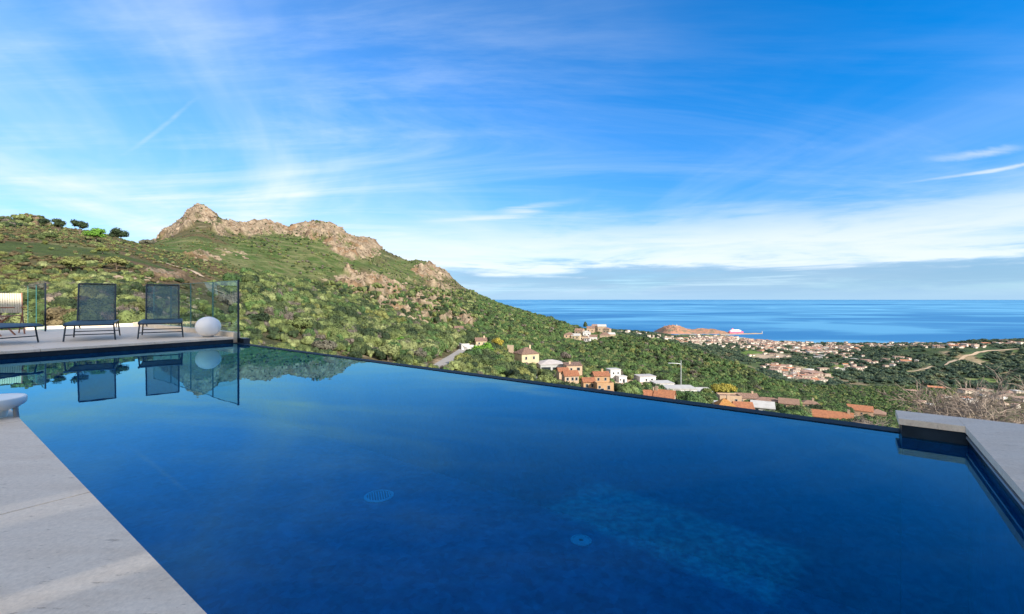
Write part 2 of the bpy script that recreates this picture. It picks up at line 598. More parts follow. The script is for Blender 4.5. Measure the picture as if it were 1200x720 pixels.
# ------------------------------------------------------------------ sea
def sea_mat():
    m_ = bpy.data.materials.new('sea_water')
    m_.use_nodes = True
    t = m_.node_tree
    b = t.nodes['Principled BSDF']
    co = N(t, 'ShaderNodeTexCoord')
    mp = N(t, 'ShaderNodeMapping', ins={'Scale': (1/2600.0, 1/1500.0, 1.0), 'Rotation': (0, 0, R(14))})
    t.links.new(co.outputs['Object'], mp.inputs[0])
    no = N(t, 'ShaderNodeTexNoise', ins={'Scale': 1.0, 'Detail': 6, 'Roughness': 0.55, 'Distortion': 0.9})
    t.links.new(mp.outputs[0], no.inputs['Vector'])
    mp2 = N(t, 'ShaderNodeMapping', ins={'Scale': (1/60000.0, 1/9000.0, 1.0)})
    t.links.new(co.outputs['Object'], mp2.inputs[0])
    n2 = N(t, 'ShaderNodeTexNoise', ins={'Scale': 1.0, 'Detail': 3, 'Roughness': 0.6, 'Distortion': 0.2})
    t.links.new(mp2.outputs[0], n2.inputs['Vector'])
    f = mathn(t, 'ADD', mathn(t, 'MULTIPLY', smooth(t, no.outputs[0], .46, .62), .6), mathn(t, 'MULTIPLY', smooth(t, n2.outputs[0], .38, .62), .5))
    t.links.new(mixc(t, f, (0.010, 0.12, 0.29), (0.10, 0.33, 0.50)), b.inputs['Base Color'])
    rr = N(t, 'ShaderNodeMapRange', ins={3: 0.55, 4: 0.38})
    t.links.new(f, rr.inputs[0])
    t.links.new(rr.outputs[0], b.inputs['Roughness'])
    b.inputs['Specular IOR Level'].default_value = 0.35
    return m_


me = bpy.data.meshes.new('sea')
ang = np.linspace(-1.35, 1.35, 61)
rad = [600, 2000, 3500, 6000, 12000, 30000, 80000, 300000]
vs = []; fs = []
for r_ in rad:
    for a in ang:
        vs.append((r_*math.sin(a), r_*math.cos(a), SEA))
for i in range(len(rad) - 1):
    for j in range(60):
        k = i*61 + j
        fs.append((k, k + 1, k + 62, k + 61))
me.from_pydata(vs, [], [f[::-1] for f in fs])
me.materials.append(sea_mat())
sea = bpy.data.objects.new('sea', me); COL.objects.link(sea)
tag(sea, 'open blue sea with pale streaks reaching the horizon', 'sea', kind='structure')

# ------------------------------------------------------------------ terrain
KP = np.array([-900, -300, 0, 80, 150, 190, 230, 280, 340, 400, 460, 520, 600, 680, 760, 860, 940, 1000, 1060, 1200, 1500, 2100], float)
pxs = np.concatenate([np.linspace(-900, -20, 120, endpoint=False), np.linspace(-20, 1220, 900, endpoint=False), np.linspace(1220, 2100, 110)])
NP_ = len(pxs)


def tab(pairs, sm=0):
    a = np.array(pairs, float)
    v = np.interp(pxs, a[:, 0], a[:, 1])
    return v


def zof(Y, py):
    return EYE - (py - HZ) / F * Y


Y0 = tab([(-900, 8), (0, 9), (2100, 9)])
Z0 = tab([(-900, -1.2), (150, -1.3), (300, -3.5), (400, -7), (2100, -7)])
Y1 = tab([(-900, 24), (0, 24), (150, 24), (230, 34), (280, 48), (340, 66), (400, 85), (460, 100), (520, 115), (600, 130), (700, 150), (2100, 150)])
p1 = tab([(-900, 390), (0, 391), (150, 388), (230, 397), (280, 408), (400, 425), (520, 441), (600, 452), (700, 466), (860, 486), (1000, 506), (1060, 520), (1200, 545), (2100, 560)])
Y2 = tab([(-900, 75), (0, 75), (150, 80), (230, 100), (280, 125), (340, 150), (400, 180), (520, 225), (600, 240), (700, 240), (860, 240), (1000, 230), (1200, 220), (2100, 220)])
p2 = tab([(-900, 325), (0, 336), (80, 335), (150, 334), (230, 352), (280, 372), (340, 382), (400, 392), (520, 408), (560, 413), (600, 423), (640, 438), (700, 450), (760, 458), (800, 464), (860, 474), (940, 482), (1000, 492), (1060, 510), (1200, 535), (2100, 550)])
Y3 = tab([(-900, 250), (0, 250), (150, 290), (200, 300), (280, 320), (400, 370), (520, 430), (600, 460), (700, 460), (760, 400), (860, 340), (940, 300), (1000, 270), (1200, 250), (2100, 250)])
p3 = tab([(-900, 225), (-300, 240), (0, 256), (30, 258), (60, 265), (100, 271), (130, 277), (150, 283), (170, 289), (200, 296), (280, 315), (340, 332), (400, 348), (460, 362), (520, 374), (600, 395), (680, 412), (760, 428), (800, 440), (860, 458), (940, 473), (1000, 487), (1060, 503), (1200, 530), (2100, 545)])
YC = tab([(-900, 600), (0, 620), (190, 640), (230, 620), (350, 660), (450, 740), (520, 820), (600, 860), (680, 800), (718, 680), (760, 600), (860, 500), (940, 410), (1000, 350), (1060, 320), (1200, 300), (2100, 300)])
pC = tab([(-900, 280), (0, 280), (130, 290), (165, 287), (183, 283), (187, 276), (193, 270), (203, 266), (212, 259), (216, 252), (221, 245), (228, 242), (238, 242), (247, 246), (254, 253), (264, 258), (275, 260), (290, 262), (300, 260), (312, 259), (325, 262), (338, 267), (343, 263), (352, 263), (362, 261), (371, 258), (380, 261), (388, 264), (400, 269), (412, 276), (430, 281), (440, 284), (448, 292), (462, 299), (480, 306), (488, 304), (500, 307), (512, 313), (522, 317), (532, 327), (541, 335), (560, 346), (580, 355), (600, 361), (620, 367), (640, 373), (660, 379), (680, 385), (690, 388), (705, 389), (718, 393), (760, 398), (800, 407), (830, 417), (860, 427), (900, 445), (940, 462), (985, 479), (1010, 487), (1060, 503), (1200, 530), (2100, 545)])
Z3 = zof(Y3, p3); ZC = zof(YC, pC)
YB = YC * 1.28
ZB = np.where(pxs > 600, zof(YB, pC) - 22, np.minimum(ZC - 35, zof(YB, pC) - 25))
YD = np.maximum(1050, YB + 100)
ZD = tab([(-900, 20), (300, 20), (600, -90), (760, -150), (860, -168), (1000, -182), (1100, -182), (1200, -178), (2100, -165)])
YE = np.maximum(1550, YD + 150)
ZE = tab([(-900, -60), (500, -80), (700, -165), (760, -190), (860, -205), (960, -208), (1000, -204), (1030, -191), (1060, -175), (1090, -163), (1120, -148), (1135, -144), (1165, -143), (1200, -145), (1500, -120), (2100, -100)])
YF = YE * 0 + 2050
ZF = tab([(-900, -120), (600, -168), (760, -200), (860, -225), (1000, -228), (1090, -215), (1200, -205), (2100, -190)])
YG = YE * 0 + 2420
ZG = tab([(-900, -134), (700, -135), (728, -139), (742, -146), (754, -157), (774, -166), (790, -190), (805, -222), (860, -234), (1000, -243), (1200, -241), (2100, -235)])
YH = tab([(-900, 3000), (774, 3000), (795, 3250), (850, 3300), (872, 3000), (885, 2790), (940, 2620), (1000, 2580), (1200, 2650), (2100, 2650)])
ZH = YH * 0 - 250.6
YI = YH + 900
ZI = YH * 0 - 275
YS = np.stack([Y0, Y1, Y2, Y3, YC, YB, YD, YE, YF, YG, YH, YI])
ZS = np.stack([Z0, zof(Y1, p1), zof(Y2, p2), Z3, ZC, ZB, ZD, ZE, ZF, ZG, ZH, ZI])

yy = np.concatenate([np.geomspace(9, 25, 50, endpoint=False), np.geomspace(25, 250, 300, endpoint=False), np.geomspace(250, 900, 520, endpoint=False), np.geomspace(900, 4200, 260)])
NR = len(yy)
Zg = np.zeros((NP_, NR))
for i in range(NP_):
    Zg[i] = np.interp(np.log(yy), np.log(YS[:, i]), ZS[:, i])
    # straight slopes in world space between nodes
    Zg[i] = np.interp(yy, YS[:, i], ZS[:, i])
U = (pxs - 600) / F
Xg = U[:, None] * yy[None, :]
Yg = np.repeat(yy[None, :], NP_, 0)


def blur1(a, k, axis):
    ker = np.exp(-0.5 * (np.arange(-2*k, 2*k + 1) / k)**2); ker /= ker.sum()
    pad = [(0, 0), (0, 0)]; pad[axis] = (2*k, 2*k)
    ap = np.pad(a, pad, mode='edge')
    out = np.zeros_like(a)
    for j, w in enumerate(ker):
        sl = [slice(None)] * 2
        sl[axis] = slice(j, j + a.shape[axis])
        out += w * ap[tuple(sl)]
    return out


# soften only away from the crest so that the skyline stays as drawn
Zs = blur1(blur1(Zg, 14, 1), 10, 0)
lc = np.abs(np.log(Yg / YC[:, None]))
keep = np.exp(-(lc / 0.10)**2)
l3 = np.abs(np.log(Yg / Y3[:, None])) + np.where(pxs[:, None] < 165, 0, 9)
keep = np.maximum(keep, np.exp(-(l3 / 0.06)**2))
Zg = Zs * (1 - keep) + Zg * keep


def proj(X, Y, Z):
    return 600 + F * X / Y, HZ + (EYE - Z) * F / Y


PXg, PYg = proj(Xg, Yg, Zg)


def blobs(lst, px, py, Y):
    m_ = np.zeros_like(px)
    for cx, cy, rx, ry, st, y0, y1 in lst:
        d = ((px - cx)/rx)**2 + ((py - cy)/ry)**2
        m_ = np.maximum(m_, st * np.clip(1.5 - d, 0, 1) * ((Y > y0) & (Y < y1)))
    return m_


ROCK = [(228, 262, 26, 26, 1.0, 500, 1000), (205, 276, 26, 15, 1.0, 450, 1000), (245, 282, 24, 14, .85, 450, 1000), (300, 267, 56, 9, .9, 500, 1000),
        (370, 269, 40, 11, 1, 500, 1000), (418, 291, 30, 14, .95, 450, 1100), (400, 283, 20, 9, .8, 450, 1100), (512, 318, 28, 10, .95, 500, 1200), (437, 335, 34, 16, .72, 300, 1000),
        (480, 350, 50, 20, .56, 300, 1000), (520, 372, 50, 14, .45, 200, 1000), (110, 362, 130, 24, .86, 22, 100), (60, 262, 40, 5, .5, 100, 400), (410, 325, 18, 8, .7, 300, 900),
        (255, 300, 40, 8, .45, 300, 900), (560, 395, 40, 10, .2, 200, 800), (150, 325, 90, 7, .55, 60, 200)]
GRASS = [(345, 300, 95, 24, 1, 300, 1000), (480, 318, 40, 14, .9, 400, 1000), (200, 290, 70, 10, .9, 250, 800), (110, 283, 60, 10, .5, 100, 500), (355, 405, 30, 6, .7, 50, 300), (470, 392, 10, 4, 1, 100, 400)]
HEATH = [(80, 305, 240, 38, 1, 70, 420)]
rock = blobs(ROCK, PXg, PYg, Yg)
fr = fbm(Xg/22, Yg/22, 5, 11)
fr2 = fbm(Xg/6, Yg/6, 4, 31)
rockm = np.clip((rock + (fr - .5)*1.6 + (fr2 - .5)*.9 - .50) * 5, 0, 1) * (rock > 0.02)
# crest rock stays solid
amp = Yg * 0.0042
rough_ = (fbm(Xg/30, Yg/30, 5, 3) - .5) * amp * 1.0 * np.clip(np.log(Yg/40), 0, 1)
craggy = (ridged(Xg/26, Yg/26, 5, 5) - .42) * 18 + (ridged(Xg/8, Yg/8, 5, 8) - .42) * 8
nearf = np.clip(Yg / 450, 0.06, 1)
Zn = Zg + rough_ * (1 - .5*keep) + craggy * np.clip(rockm*1.3, 0, 1) * nearf * (1 - .45*keep)
Zn = Zn - np.where(Yg > 900, rough_ * .6, 0)
Zn = Zn + (fbm(Xg/210, Yg/210, 4, 77) - .5) * 46 * np.clip((Yg - 850)/250, 0, 1) * np.clip((2350 - Yg)/300, 0, 1)
# terrain must stay below the deck near the pool
Zn = np.where(Yg < 21, np.minimum(Zn, -0.9), Zn)

# colour per vertex (land cover)
def lerp(a, b, f):
    return a + (b - a) * f[..., None]


def C3(*c):
    return np.array(c, float)


fa = fbm(Xg/9, Yg/9, 5, 41); fb = fbm(Xg/60, Yg/60, 5, 51); fc = fbm(Xg/3.2, Yg/3.2, 4, 61)
base = lerp(C3(.095, .078, .040) + np.zeros(Xg.shape + (3,)), C3(.055, .070, .026), np.clip((fb - .35)*3.5, 0, 1))
base = lerp(base, C3(.24, .19, .12), np.clip((fa - .60)*8, 0, 1) * .8)
g = np.clip(blobs(GRASS, PXg, PYg, Yg) * 1.6 + (fa - .5)*1.5, 0, 1) * (blobs(GRASS, PXg, PYg, Yg) > .05)
base = lerp(base, lerp(C3(.045, .080, .018) + np.zeros(Xg.shape + (3,)), C3(.105, .115, .045), np.clip((fa - .35)*3, 0, 1)), g*.9)
# faint old terraces across the grass
ter_ = np.clip((np.sin((Zg + 3*fb)*1.15) - .80)*6, 0, 1) * g * np.clip((fb - .4)*5, 0, 1)
base = lerp(base, C3(.20, .18, .11), ter_*.25)
he = blobs(HEATH, PXg, PYg, Yg) * (1 - g)
hc = lerp(C3(.105, .075, .042) + np.zeros(Xg.shape + (3,)), C3(.050, .072, .022), np.clip((fbm(Xg/18, Yg/18, 5, 71) - .42)*6, 0, 1))
base = lerp(base, hc, np.clip(he*1.5, 0, 1))
rc = lerp(C3(.16, .125, .086) + np.zeros(Xg.shape + (3,)), C3(.265, .21, .148), np.clip((fr2 - .3)*2.4, 0, 1))
rc = lerp(rc, C3(.17, .11, .065), np.clip((fbm(Xg/14, Yg/14, 4, 81) - .52)*5, 0, 1))
crk = np.clip((ridged(Xg/11, Yg/11, 4, 131) - .60)*6, 0, 1)
rc = lerp(rc, C3(.085, .06, .042), crk*.8)
base = lerp(base, rc, rockm)
# plain: woods, fields
far = np.clip((Yg - 800)/200, 0, 1)
fw = fbm(Xg/120, Yg/120, 6, 91)
fcol = lerp(C3(.030, .052, .028) + np.zeros(Xg.shape + (3,)), C3(.060, .085, .036), np.clip((fbm(Xg/25, Yg/25, 4, 95) - .35)*3, 0, 1))
fcol = lerp(fcol, C3(.26, .20, .13), np.clip((fbm(Xg/55, Yg/80, 5, 99) - .60)*10, 0, 1) * .75)
fcol = lerp(fcol, C3(.13, .19, .05), np.clip((fbm(Xg/70, Yg/110, 4, 105) - .64)*10, 0, 1))
FIELD = [(933, 459, 26, 6, 1, 600, 3000), (987, 462, 18, 4, .9, 600, 3000), (884, 414, 16, 2.5, .8, 800, 3000), (985, 431, 12, 3, .8, 800, 3000), (870, 480, 0.1, 0.1, 0, 0, 1)]
TAN = [(905, 418, 26, 4, 1, 800, 3000), (820, 425, 12, 5, .6, 300, 900), (1148, 424, 10, 3, .9, 900, 3000), (940, 441, 30, 8, .6, 800, 3000), (1085, 438, 26, 6, .35, 900, 3000)]
fcol = lerp(fcol, C3(.095, .15, .035), np.clip(blobs(FIELD, PXg, PYg, Yg)*2 - .3, 0, 1))
fcol = lerp(fcol, C3(.33, .26, .19), np.clip(blobs(TAN, PXg, PYg, Yg)*1.3 - .2 + (fa - .5), 0, 1) * (blobs(TAN, PXg, PYg, Yg) > .05))
base = lerp(base, fcol, far)
bare = blobs([(745, 452, 34, 12, 1, 100, 400), (640, 470, 1, 1, 0, 0, 1), (1010, 494, 30, 7, .9, 100, 400), (520, 428, 14, 10, .5, 60, 250), (700, 394, 30, 6, .6, 500, 900)], PXg, PYg, Yg)
base = lerp(base, C3(.42, .31, .22), np.clip(bare*1.6 - .3 + (fa - .5)*1.2, 0, 1) * (bare > .05))
base = lerp(base, C3(.45, .42, .36), np.clip((Zn + 249.8 < 1.5) * 1.0, 0, 1) * (Zn > -252) * (Yg > 2400) * .7)

# occlusion: smallest row seen so far along each column
PXn, PYn = proj(Xg, Yg, Zn)
OCC = np.minimum.accumulate(PYn, axis=1)
LIP = lambda px: np.where(px < 284, 380, 404 + .1315 * (px - 284))


def zat(X, Y):
    """terrain height at world points"""
    X = np.asarray(X, float); Y = np.asarray(Y, float)
    px = 600 + F * X / Y
    i = np.clip(np.interp(px, pxs, np.arange(NP_)), 0, NP_ - 1.001)
    j = np.clip(np.interp(np.log(Y), np.log(yy), np.arange(NR)), 0, NR - 1.001)
    i0 = i.astype(int); j0 = j.astype(int); a = i - i0; b = j - j0
    return (Zn[i0, j0]*(1 - a) + Zn[i0 + 1, j0]*a)*(1 - b) + (Zn[i0, j0 + 1]*(1 - a) + Zn[i0 + 1, j0 + 1]*a)*b


def hit(px, py, ymin=21.0):
    """where the sight line through a photo pixel meets the terrain"""
    i = int(np.clip(np.searchsorted(pxs, px), 0, NP_ - 1))
    z = EYE - (py - HZ)/F*yy
    ok = np.where((Zn[i] >= z) & (yy > ymin))[0]
    j = ok[0] if len(ok) else NR - 60
    Y = yy[j]; X = (px - 600)/F*Y
    return float(X), float(Y), float(zat(X, Y))


def terrain_mat():
    m_ = bpy.data.materials.new('hillside')
    m_.use_nodes = True
    t = m_.node_tree
    b = t.nodes['Principled BSDF']
    at = N(t, 'ShaderNodeVertexColor', layer_name='cover')
    co = N(t, 'ShaderNodeTexCoord')
    n1 = N(t, 'ShaderNodeTexNoise', ins={'Scale': 0.9, 'Detail': 9, 'Roughness': 0.72})
    t.links.new(co.outputs['Object'], n1.inputs['Vector'])
    n2 = N(t, 'ShaderNodeTexNoise', ins={'Scale': 0.13, 'Detail': 6, 'Roughness': 0.7})
    t.links.new(co.outputs['Object'], n2.inputs['Vector'])
    k = N(t, 'ShaderNodeMapRange', ins={1: .3, 2: .7, 3: 0.5, 4: 1.5})
    t.links.new(n1.outputs[0], k.inputs[0])
    k2 = N(t, 'ShaderNodeMapRange', ins={1: .3, 2: .7, 3: 0.7, 4: 1.3})
    t.links.new(n2.outputs[0], k2.inputs[0])
    hv = N(t, 'ShaderNodeHueSaturation')
    t.links.new(at.outputs[0], hv.inputs['Color'])
    t.links.new(mathn(t, 'MULTIPLY', k.outputs[0], k2.outputs[0]), hv.inputs['Value'])
    t.links.new(hv.outputs[0], b.inputs['Base Color'])
    bp = N(t, 'ShaderNodeBump', ins={'Strength': 0.9, 'Distance': 0.8})
    t.links.new(n1.outputs[0], bp.inputs['Height'])
    t.links.new(bp.outputs[0], b.inputs['Normal'])
    b.inputs['Roughness'].default_value = 0.95
    b.inputs['Specular IOR Level'].default_value = 0.1
    return m_


me = bpy.data.meshes.new('terrain')
nv = NP_ * NR
me.vertices.add(nv)
me.vertices.foreach_set('co', np.stack([Xg, Yg, Zn], -1).reshape(-1).astype(np.float32))
ii, jj = np.meshgrid(np.arange(NP_ - 1), np.arange(NR - 1), indexing='ij')
a = (ii*NR + jj).reshape(-1)
quads = np.stack([a, a + NR, a + NR + 1, a + 1], -1).astype(np.int32)
nf = len(quads)
me.loops.add(nf*4)
me.loops.foreach_set('vertex_index', quads.reshape(-1))
me.polygons.add(nf)
me.polygons.foreach_set('loop_start', np.arange(0, nf*4, 4, dtype=np.int32))
me.polygons.foreach_set('use_smooth', np.ones(nf, bool))
me.update(calc_edges=True)
ca = me.color_attributes.new('cover', 'FLOAT_COLOR', 'POINT')
ca.data.foreach_set('color', np.concatenate([np.clip(base, 0, 1), np.ones(base.shape[:2] + (1,))], -1).reshape(-1).astype(np.float32))
me.materials.append(terrain_mat())
ter = bpy.data.objects.new('terrain', me); COL.objects.link(ter)
tag(ter, 'rocky green mountainside falling to a wooded coastal plain', 'terrain', kind='structure')

# ------------------------------------------------------------------ headland beyond the town
def headland():
    n, m2 = 150, 60
    x0, x1 = 1105.0, 1640.0
    y0, y1 = 3300.0, 3620.0
    xs = np.linspace(x0, x1, n); ys = np.linspace(y0, y1, m2)
    X, Y = np.meshgrid(xs, ys, indexing='ij')
    u = (X - x0)/(x1 - x0); v = (Y - y0)/(y1 - y0)
    prof = np.interp(u, [0, .04, .1, .2, .32, .4, .5, .62, .72, .85, .95, 1], [-3, 12, 38, 50, 42, 24, 17, 25, 27, 17, 7, -3])
    cr = np.sin(np.clip(v, 0, 1)*math.pi)**.6
    Z = SEA - 3 + (prof + 3)*cr + (ridged(X/60, Y/60, 5, 3) - .4)*22*cr*np.clip(prof/30, 0, 1)
    vs = np.stack([X, Y, Z], -1).reshape(-1, 3)
    fs = [(i*m2 + j, (i+1)*m2 + j, (i+1)*m2 + j + 1, i*m2 + j + 1) for i in range(n-1) for j in range(m2-1)]
    me = bpy.data.meshes.new('headland')
    me.from_pydata(vs.tolist(), [], fs)
    me.materials.append(mat('red_headland_rock', (0.30, 0.15, 0.09), .9, noise=(.02, (0.15, 0.12, 0.07), .45, .65)))
    o = bpy.data.objects.new('headland', me); COL.objects.link(o)
    tag(o, 'reddish rocky headland in the sea beyond the harbour', 'headland', kind='structure')


headland()

# ------------------------------------------------------------------ roads
def smooth_line(pts, step):
    pts = [Vector(p) for p in pts]
    out = []
    for i in range(len(pts) - 1):
        p0 = pts[max(i-1, 0)]; p1_ = pts[i]; p2_ = pts[i+1]; p3_ = pts[min(i+2, len(pts)-1)]
        n = max(2, int((p2_ - p1_).length / step))
        for k in range(n):
            t = k/n
            out.append(0.5*((2*p1_) + (p2_ - p0)*t + (2*p0 - 5*p1_ + 4*p2_ - p3_)*t*t + (3*p1_ - p0 - 3*p2_ + p3_)*t**3))
    out.append(pts[-1])
    return out


def ribbon(name, pix, width, m_, label, ymin=21, lift=.25):
    pts = [hit(x, y, ymin) for x, y in pix]
    pts = smooth_line([(p[0], p[1], 0) for p in pts], max(2.0, width*.6))
    mb = MB()
    vs = []
    for i, p in enumerate(pts):
        d = (pts[min(i+1, len(pts)-1)] - pts[max(i-1, 0)]).normalized()
        n = Vector((-d.y, d.x, 0))
        z0 = float(zat(p.x, p.y))
        for k in (-1, -.33, .33, 1):
            q = p + n*width/2*k
            zz = max(float(zat(q.x, q.y)), z0 - .4)
            vs.append((q.x, q.y, zz + lift))
    fs = [(i*4 + k, i*4 + k + 1, i*4 + k + 5, i*4 + k + 4) for i in range(len(pts)-1) for k in range(3)]
    mb.add(vs, fs)
    o = mb.build(name, m_)
    tag(o, label, 'road' if 'road' in name else 'path', kind='structure')
    return pts


M['asphalt'] = mat('road_asphalt', (0.26, 0.24, 0.22), .9, noise=(.6, (0.20, 0.185, 0.17), .3, .7))
M['dirt'] = mat('dirt_track', (0.42, 0.32, 0.22), .95, noise=(.4, (0.30, 0.22, 0.14), .3, .7))
ROADS = []
ROADS.append(ribbon('road', [(508, 434), (519, 428), (531, 419), (541, 412), (546, 408)], 3.6, M['asphalt'], 'pale grey lane climbing to the white arched gateway'))
ROADS.append(ribbon('road', [(603, 424), (612, 431), (622, 440), (632, 449), (640, 458)], 4, M['asphalt'], 'grey lane dropping below the yellow house'))
ROADS.append(ribbon('path', [(250, 340), (262, 345), (275, 350), (285, 354), (300, 357)], 2.2, M['dirt'], 'pale dirt path on the scrub slope right of the glass fence', 60))
ROADS.append(ribbon('path', [(188, 307), (205, 313), (222, 317), (236, 325)], 2.5, M['dirt'], 'pale dirt path below the rocky peak', 60))
ROADS.append(ribbon('road', [(1112, 426), (1128, 421), (1140, 417), (1155, 413), (1175, 411), (1200, 410)], 9, M['dirt'], 'pale road over the dark wooded hill at the right', 900, 1.0))
ROADS.append(ribbon('road', [(1060, 436), (1085, 433), (1112, 426)], 5, M['dirt'], 'narrow pale track running down the wooded hill at the right', 900, 1.0))

# ------------------------------------------------------------------ houses of the hamlet
def wallm(name, c):
    c = tuple(x*.84 for x in c)
    return mat(name, c, .85, noise=(.5, tuple(x*.78 for x in c), .3, .75))


M['w_white'] = wallm('white_render', (0.60, 0.59, 0.57))
M['w_cream'] = wallm('cream_render', (0.52, 0.42, 0.27))
M['w_pink'] = wallm('pink_render', (0.52, 0.37, 0.25))
M['w_orange'] = wallm('orange_render', (0.45, 0.28, 0.15))
M['w_stone'] = wallm('pale_stone', (0.40, 0.31, 0.22))
M['w_grey'] = wallm('grey_render', (0.42, 0.43, 0.43))


def roofm(name, c1_, c2_):
    m_ = mat(name, c1_, .85, noise=(1.2, c2_, .3, .7))
    t = m_.node_tree
    b = t.nodes['Principled BSDF']
    co = N(t, 'ShaderNodeTexCoord')
    wv = N(t, 'ShaderNodeTexWave', ins={'Scale': 1.6, 'Distortion': 0.3})
    t.links.new(co.outputs['Object'], wv.inputs[0])
    bp = N(t, 'ShaderNodeBump', ins={'Strength': 1.0, 'Distance': 0.2})
    t.links.new(wv.outputs[1], bp.inputs['Height'])
    t.links.new(bp.outputs[0], b.inputs['Normal'])
    return m_


M['r_orange'] = roofm('terracotta_roof', (0.46, 0.185, 0.088), (0.32, 0.13, 0.068))
M['r_pink'] = roofm('faded_terracotta_roof', (0.33, 0.20, 0.145), (0.24, 0.15, 0.11))
M['r_ochre'] = roofm('ochre_roof', (0.46, 0.25, 0.06), (0.50, 0.21, 0.07))
M['r_grey'] = mat('grey_sheet_roof', (0.40, 0.37, 0.35), .7, noise=(.4, (0.33, 0.30, 0.28), .3, .7))
M['r_white'] = mat('pale_flat_roof', (0.42, 0.41, 0.39), .8, noise=(.4, (0.33, 0.32, 0.30), .3, .7))
HOUSES = []   # (px0, px1, py_top, py_base, Y)


def window(parent, x, z, w, h, y, side=0, door=False):
    """side 0: on the front wall (local -y), 1: right wall (+x), 2: left wall (-x)"""
    mb = MB(); gl = MB()
    T = (lambda a, b, c: (a, b, c)) if side == 0 else ((lambda a, b, c: (-b, a, c)) if side == 1 else (lambda a, b, c: (b, -a, c)))
    def bx(m_, x0, x1, y0, y1, z0, z1):
        p = [T(x0, y0, z0), T(x1, y1, z1)]
        m_.box(min(p[0][0], p[1][0]), max(p[0][0], p[1][0]), min(p[0][1], p[1][1]), max(p[0][1], p[1][1]), z0, z1)
    f = .09
    bx(mb, x - w/2 - f, x - w/2, y - .08, y - .003, z, z + h)
    bx(mb, x + w/2, x + w/2 + f, y - .08, y - .003, z, z + h)
    bx(mb, x - w/2 - f, x + w/2 + f, y - .08, y - .003, z + h, z + h + f)
    if not door:
        bx(mb, x - w/2 - f, x + w/2 + f, y - .12, y - .003, z - f, z)
    bx(gl, x - w/2, x + w/2, y - .03, y - .004, z, z + h)
    o = mb.build('door' if door else 'window', M['shutter'] if door else M['w_grey'], parent)
    gl.build('panel' if door else 'pane', M['glasspane'], o)
    return o


